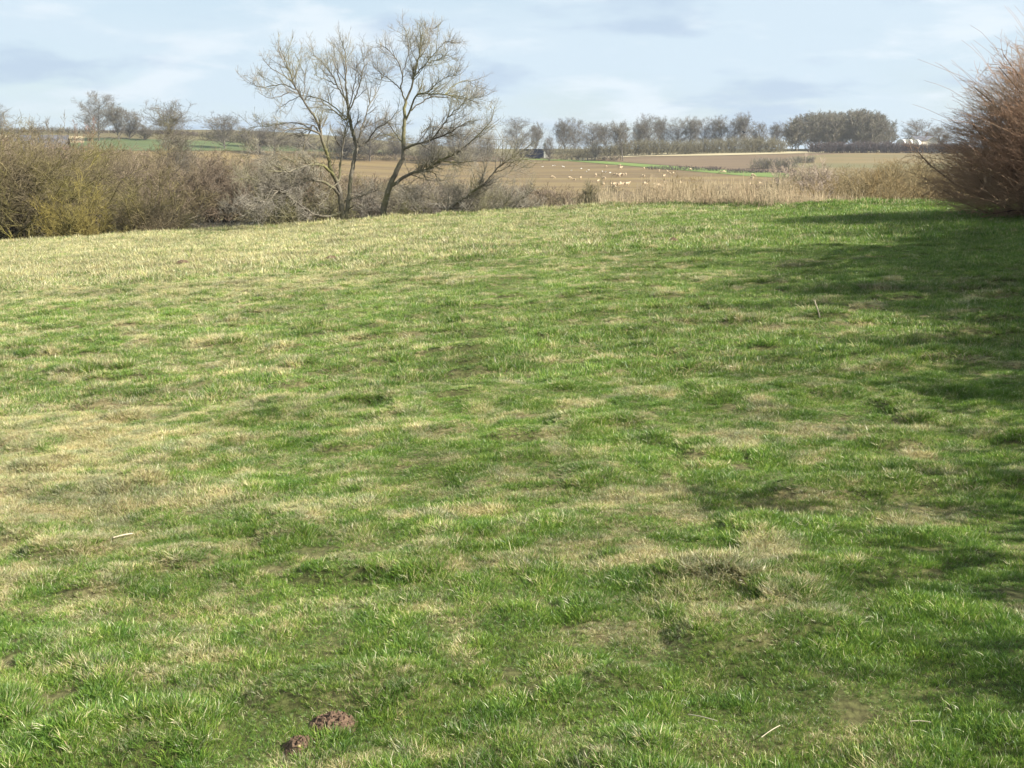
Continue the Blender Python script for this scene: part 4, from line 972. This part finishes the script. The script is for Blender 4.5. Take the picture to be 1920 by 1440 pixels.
house(1742, 257.5, 725, 3.2, 5, 1.6, 'small pale gabled outbuilding at the right of the dark barn', M['render'], M['pale'], 'outbuilding', 'building', R(80))
house(84, 254, 210, 9, 8, 2.6, 'low house with a grey slate roof behind the left willows', M['wall_brown'], M['slate'], 'house', 'house', R(14))

# ------------------------------------------------------------------ sheep, gulls, crows
M['wool'] = noisy('wool', (0.42, 0.315, 0.19), (0.54, 0.42, 0.27), 3, 0.95)
M['wool_dark'] = noisy('wool_face', (0.16, 0.12, 0.09), (0.22, 0.17, 0.12), 3, 0.95)
M['feather_w'] = noisy('feather_white', (0.75, 0.75, 0.72), (0.82, 0.82, 0.80), 3, 0.8)
M['feather_b'] = noisy('feather_black', (0.010, 0.010, 0.013), (0.018, 0.018, 0.022), 3, 0.6)
def skin_mesh(name, verts, edges, radii, mat, sub=1):
    """one continuous surface grown with a skin modifier, then baked to a mesh"""
    m = bpy.data.meshes.new(name); m.from_pydata(verts, edges, []); o = bpy.data.objects.new(name, m); C.collection.objects.link(o)
    s = o.modifiers.new('s', 'SKIN'); u = o.modifiers.new('u', 'SUBSURF'); u.levels = u.render_levels = sub
    sv = m.skin_vertices[0].data
    for i, r_ in enumerate(radii): sv[i].radius = (r_, r_) if np.isscalar(r_) else r_
    sv[0].use_root = True
    dg = bpy.context.evaluated_depsgraph_get(); dg.update(); ev = o.evaluated_get(dg); nm = bpy.data.meshes.new_from_object(ev)
    bpy.data.objects.remove(o); nm.name = name; nm.materials.clear(); nm.materials.append(mat)
    nm.polygons.foreach_set('use_smooth', [True] * len(nm.polygons)); return nm
def sheep_mesh(pose):
    v = [(0.05, 0, 0.62), (-0.38, 0, 0.64), (0.42, 0, 0.64)]; e = [(0, 1), (0, 2)]; r_ = [(0.29, 0.27), (0.25, 0.26), (0.22, 0.24)]
    if pose == 'graze': v += [(0.66, 0, 0.46), (0.80, 0, 0.24), (0.88, 0, 0.10)]; 
    elif pose == 'stand': v += [(0.60, 0, 0.86), (0.72, 0, 0.98), (0.88, 0, 0.92)]
    else: v += [(0.60, 0.05, 0.80), (0.70, 0.12, 0.92), (0.82, 0.2, 0.88)]
    e += [(2, 3), (3, 4), (4, 5)]; r_ += [0.13, 0.105, 0.065]
    lz = 0.0 if pose != 'lie' else 0.25
    for sx, bx in ((-0.34, 1), (0.34, 2)):
        for sy in (-0.13, 0.13):
            i = len(v)
            kx = -0.05 if sx < 0 else 0.03
            v += [(sx, sy, 0.42), (sx + kx, sy, 0.22), (sx + (0.0 if sx < 0 else 0.0), sy, 0.02 + lz * 0.3)]
            e += [(bx, i), (i, i + 1), (i + 1, i + 2)]; r_ += [0.085, 0.042, 0.036]
    v += [(-0.60, 0, 0.56)]; e += [(1, len(v) - 1)]; r_ += [0.05]
    return skin_mesh('sheep', v, e, r_, M['wool'])
SM = {p: sheep_mesh(p) for p in ('graze', 'stand')}
SHEEP = [  # px, py feet, pose, heading deg (0 = facing right), scale, label
 (1036, 336, 'graze', -20, 1.1, 'sheep grazing alone, farthest left in the brown field'),
 (1068, 337, 'graze', -10, 1.0, 'sheep second from the left, head down toward the lamb'),
 (1077, 339.5, 'graze', 170, .75, 'small low sheep just right of the second sheep from the left'),
 (1088.5, 337, 'stand', 70, .95, 'sheep above the dark olive bush, seen end on'),
 (1117, 332, 'stand', 80, 1.15, 'pale sheep left of the central cluster, standing higher than the one by the olive bush'),
 (1132.5, 338, 'graze', 160, 1.1, 'sheep below left of the central cluster'),
 (1121, 343.5, 'stand', 60, .95, 'sheep between the upper and lower sheep, left of centre'),
 (1131.5, 350, 'stand', 80, 1.05, 'sheep lowest on the left, left of the lower row'),
 (1137, 315, 'stand', 90, .9, 'darker sheep standing alone below the green strip'),
 (1162, 312.5, 'graze', 170, .9, 'sheep touching the green strip, upper of a pair'),
 (1163, 318.5, 'stand', 10, 1.15, 'sheep just below the one touching the green strip'),
 (1153.5, 331, 'graze', 165, 1.15, 'sheep at the left end of the central cluster'),
 (1159, 333, 'graze', -60, 1.25, 'largest sheep in the middle of the central cluster'),
 (1161.5, 331, 'stand', 30, 1.0, 'sheep half hidden behind the largest central sheep'),
 (1168, 331, 'graze', 130, 1.0, 'sheep just right of the largest central sheep'),
 (1173.5, 330.5, 'stand', 85, 1.0, 'sheep at the right end of the central cluster'),
 (1206, 333.5, 'graze', 175, 1.05, 'sheep alone right of the central cluster'),
 (1207.5, 318.5, 'stand', 85, .9, 'dark-looking sheep alone at the lower edge of the green strip'),
 (1235.5, 323, 'stand', 80, .9, 'sheep right of the dark-looking one near the strip'),
 (1250.5, 324, 'stand', 100, .9, 'upper left sheep of the trio on the right slope'),
 (1254, 327, 'graze', -40, .95, 'middle sheep of the trio on the right slope'),
 (1262.5, 328, 'stand', 70, .95, 'right sheep of the trio on the right slope'),
 (1244, 333.5, 'stand', 15, .95, 'sheep below the trio on the right slope'),
 (1208.5, 349, 'graze', 10, 1.1, 'sheep alone in the lower field, right of the lower row'),
 (1146, 350, 'stand', 85, .95, 'leftmost sheep of the lower row'),
 (1151.5, 350.5, 'graze', 0, 1.05, 'second sheep of the lower row'),
 (1152.5, 353.5, 'graze', -70, .9, 'sheep just in front of the lower row'),
 (1157.5, 350.5, 'stand', 170, 1.05, 'third sheep of the lower row'),
 (1162.5, 347.5, 'graze', 20, .95, 'fourth sheep of the lower row, set a little back'),
 (1164.5, 350.5, 'stand', 0, 1.0, 'fifth sheep of the lower row'),
 (1175, 350.5, 'stand', 5, 1.2, 'rightmost sheep of the lower row, side on'),
 (1227.5, 352, 'graze', 180, 1.1, 'left one of the pair low on the right'),
 (1234.5, 352, 'graze', 5, 1.05, 'right one of the pair low on the right'),
 (1246, 346.5, 'stand', 85, .9, 'sheep behind the left edge of the ochre saplings'),
 (1276, 346, 'stand', 85, .8, 'sheep seen through the ochre saplings'),
 (1294, 320, 'graze', 20, .9, 'sheep on the green strip behind the sapling tops'),
 (1351.5, 325.5, 'graze', 170, .9, 'left one of two sheep on the green strip'),
 (1357, 325, 'graze', 10, .95, 'right one of two sheep on the green strip'),
 (1411.5, 332.5, 'graze', -30, 1.15, 'sheep at the right end of the field, upper of a pair'),
 (1410, 337, 'graze', 150, 1.05, 'sheep at the right end of the field, lower of a pair'),
 (1406, 350, 'stand', 80, .95, 'sheep low on the right behind the dry grass, left of the last one'),
 (1425, 349.5, 'graze', 0, 1.15, 'last sheep low on the right, side on above the dry grass')]
SKY_FIELD = 'sheep grazing on the far brown field'
for px_, py_, pose, hd, s, lab in SHEEP:
    X, Y = hit(px_, py_, 200); o = bpy.data.objects.new('sheep', SM[pose]); C.collection.objects.link(o)
    s *= 1.3
    o.location = (X, Y, float(H(X, Y)) + 0.12); o.rotation_euler = (0, 0, R(hd)); o.scale = (s, s, s); tag(o, lab, 'sheep', SKY_FIELD)
gull = skin_mesh('gull', [(0, 0, 0.2), (-0.2, 0, 0.22), (-0.36, 0, 0.24), (0.14, 0, 0.26), (0.2, 0, 0.34), (0.28, 0, 0.33), (0.0, 0.04, 0.1), (0, 0.04, 0.0), (0, -0.04, 0.1), (0, -0.04, 0)],
    [(0, 1), (1, 2), (0, 3), (3, 4), (4, 5), (0, 6), (6, 7), (0, 8), (8, 9)], [0.11, 0.08, 0.03, 0.07, 0.055, 0.015, 0.015, 0.012, 0.015, 0.012], M['feather_w'])
GULLS = [(1017.5, 314, 'leftmost white bird on the brown field'), (1036.5, 312, 'white bird, left of a close pair'), (1040.2, 311.7, 'white bird, right of a close pair'),
 (1055, 313.7, 'white bird, left of two touching birds'), (1058, 314.3, 'white bird, right of two touching birds'), (1071.5, 321.3, 'bright white bird below the touching birds'),
 (1090, 317.7, 'faint white bird above the ploughed line'), (1100, 323.2, 'faint white bird just below the ploughed line'), (1103.5, 320.3, 'white bird level with the faint ones, to their right'),
 (1129.3, 322.8, 'white bird left of the central sheep cluster'), (1135.5, 324, 'faint white bird right beside the one left of the cluster'), (1144, 325.6, 'white bird nearest the central sheep cluster')]
for i, (px_, py_, lab) in enumerate(GULLS):
    X, Y = hit(px_, py_, 200); o = bpy.data.objects.new('gull', gull); C.collection.objects.link(o); o.scale = (1.5,) * 3
    o.location = (X, Y, float(H(X, Y)) + 0.1); o.rotation_euler = (0, 0, R(i * 67)); tag(o, lab, 'gull', 'white birds standing on the brown field')
crow = skin_mesh('crow', [(0, 0, 0), (-0.22, 0, -0.01), (-0.38, 0, 0), (0.16, 0, 0.02), (0.27, 0, 0.03), (0.02, 0.25, 0.14), (-0.03, 0.52, 0.2), (0.02, -0.25, 0.14), (-0.03, -0.52, 0.2)],
    [(0, 1), (1, 2), (0, 3), (3, 4), (0, 5), (5, 6), (0, 7), (7, 8)], [0.075, 0.06, (0.07, 0.015), 0.05, 0.015, (0.11, 0.014), (0.07, 0.01), (0.11, 0.014), (0.07, 0.01)], M['feather_b'])
for (px_, py_, Y, rx, lab) in ((1395.5, 248.5, 380, R(40), 'black bird flying before the skyline trees'), (997, 346, 300, R(10), 'black bird flying low over the brown field')):
    p = at(px_, py_, Y); o = bpy.data.objects.new('crow', crow); C.collection.objects.link(o); o.location = p; o.rotation_euler = (R(20), -rx, R(20)); o.scale = (1.5,) * 3; tag(o, lab, 'bird')

# ------------------------------------------------------------------ air
HAZE = 0.00012
bm = bmesh.new(); box(bm, -1400, 1400, -55, 1500, -12, 60)
mh, n_, l_, p_ = mat_base('air'); n_.remove(p_); v_ = n_.new('ShaderNodeVolumePrincipled')
v_.inputs['Color'].default_value = (0.86, 0.92, 0.98, 1); v_.inputs['Density'].default_value = HAZE; v_.inputs['Anisotropy'].default_value = 0.3
l_.new(v_.outputs[0], n_['Material Output'].inputs['Volume'])
if HAZE: tag(bobj('haze', bm, mh), 'thin pale haze over the valley', 'haze', kind='stuff')
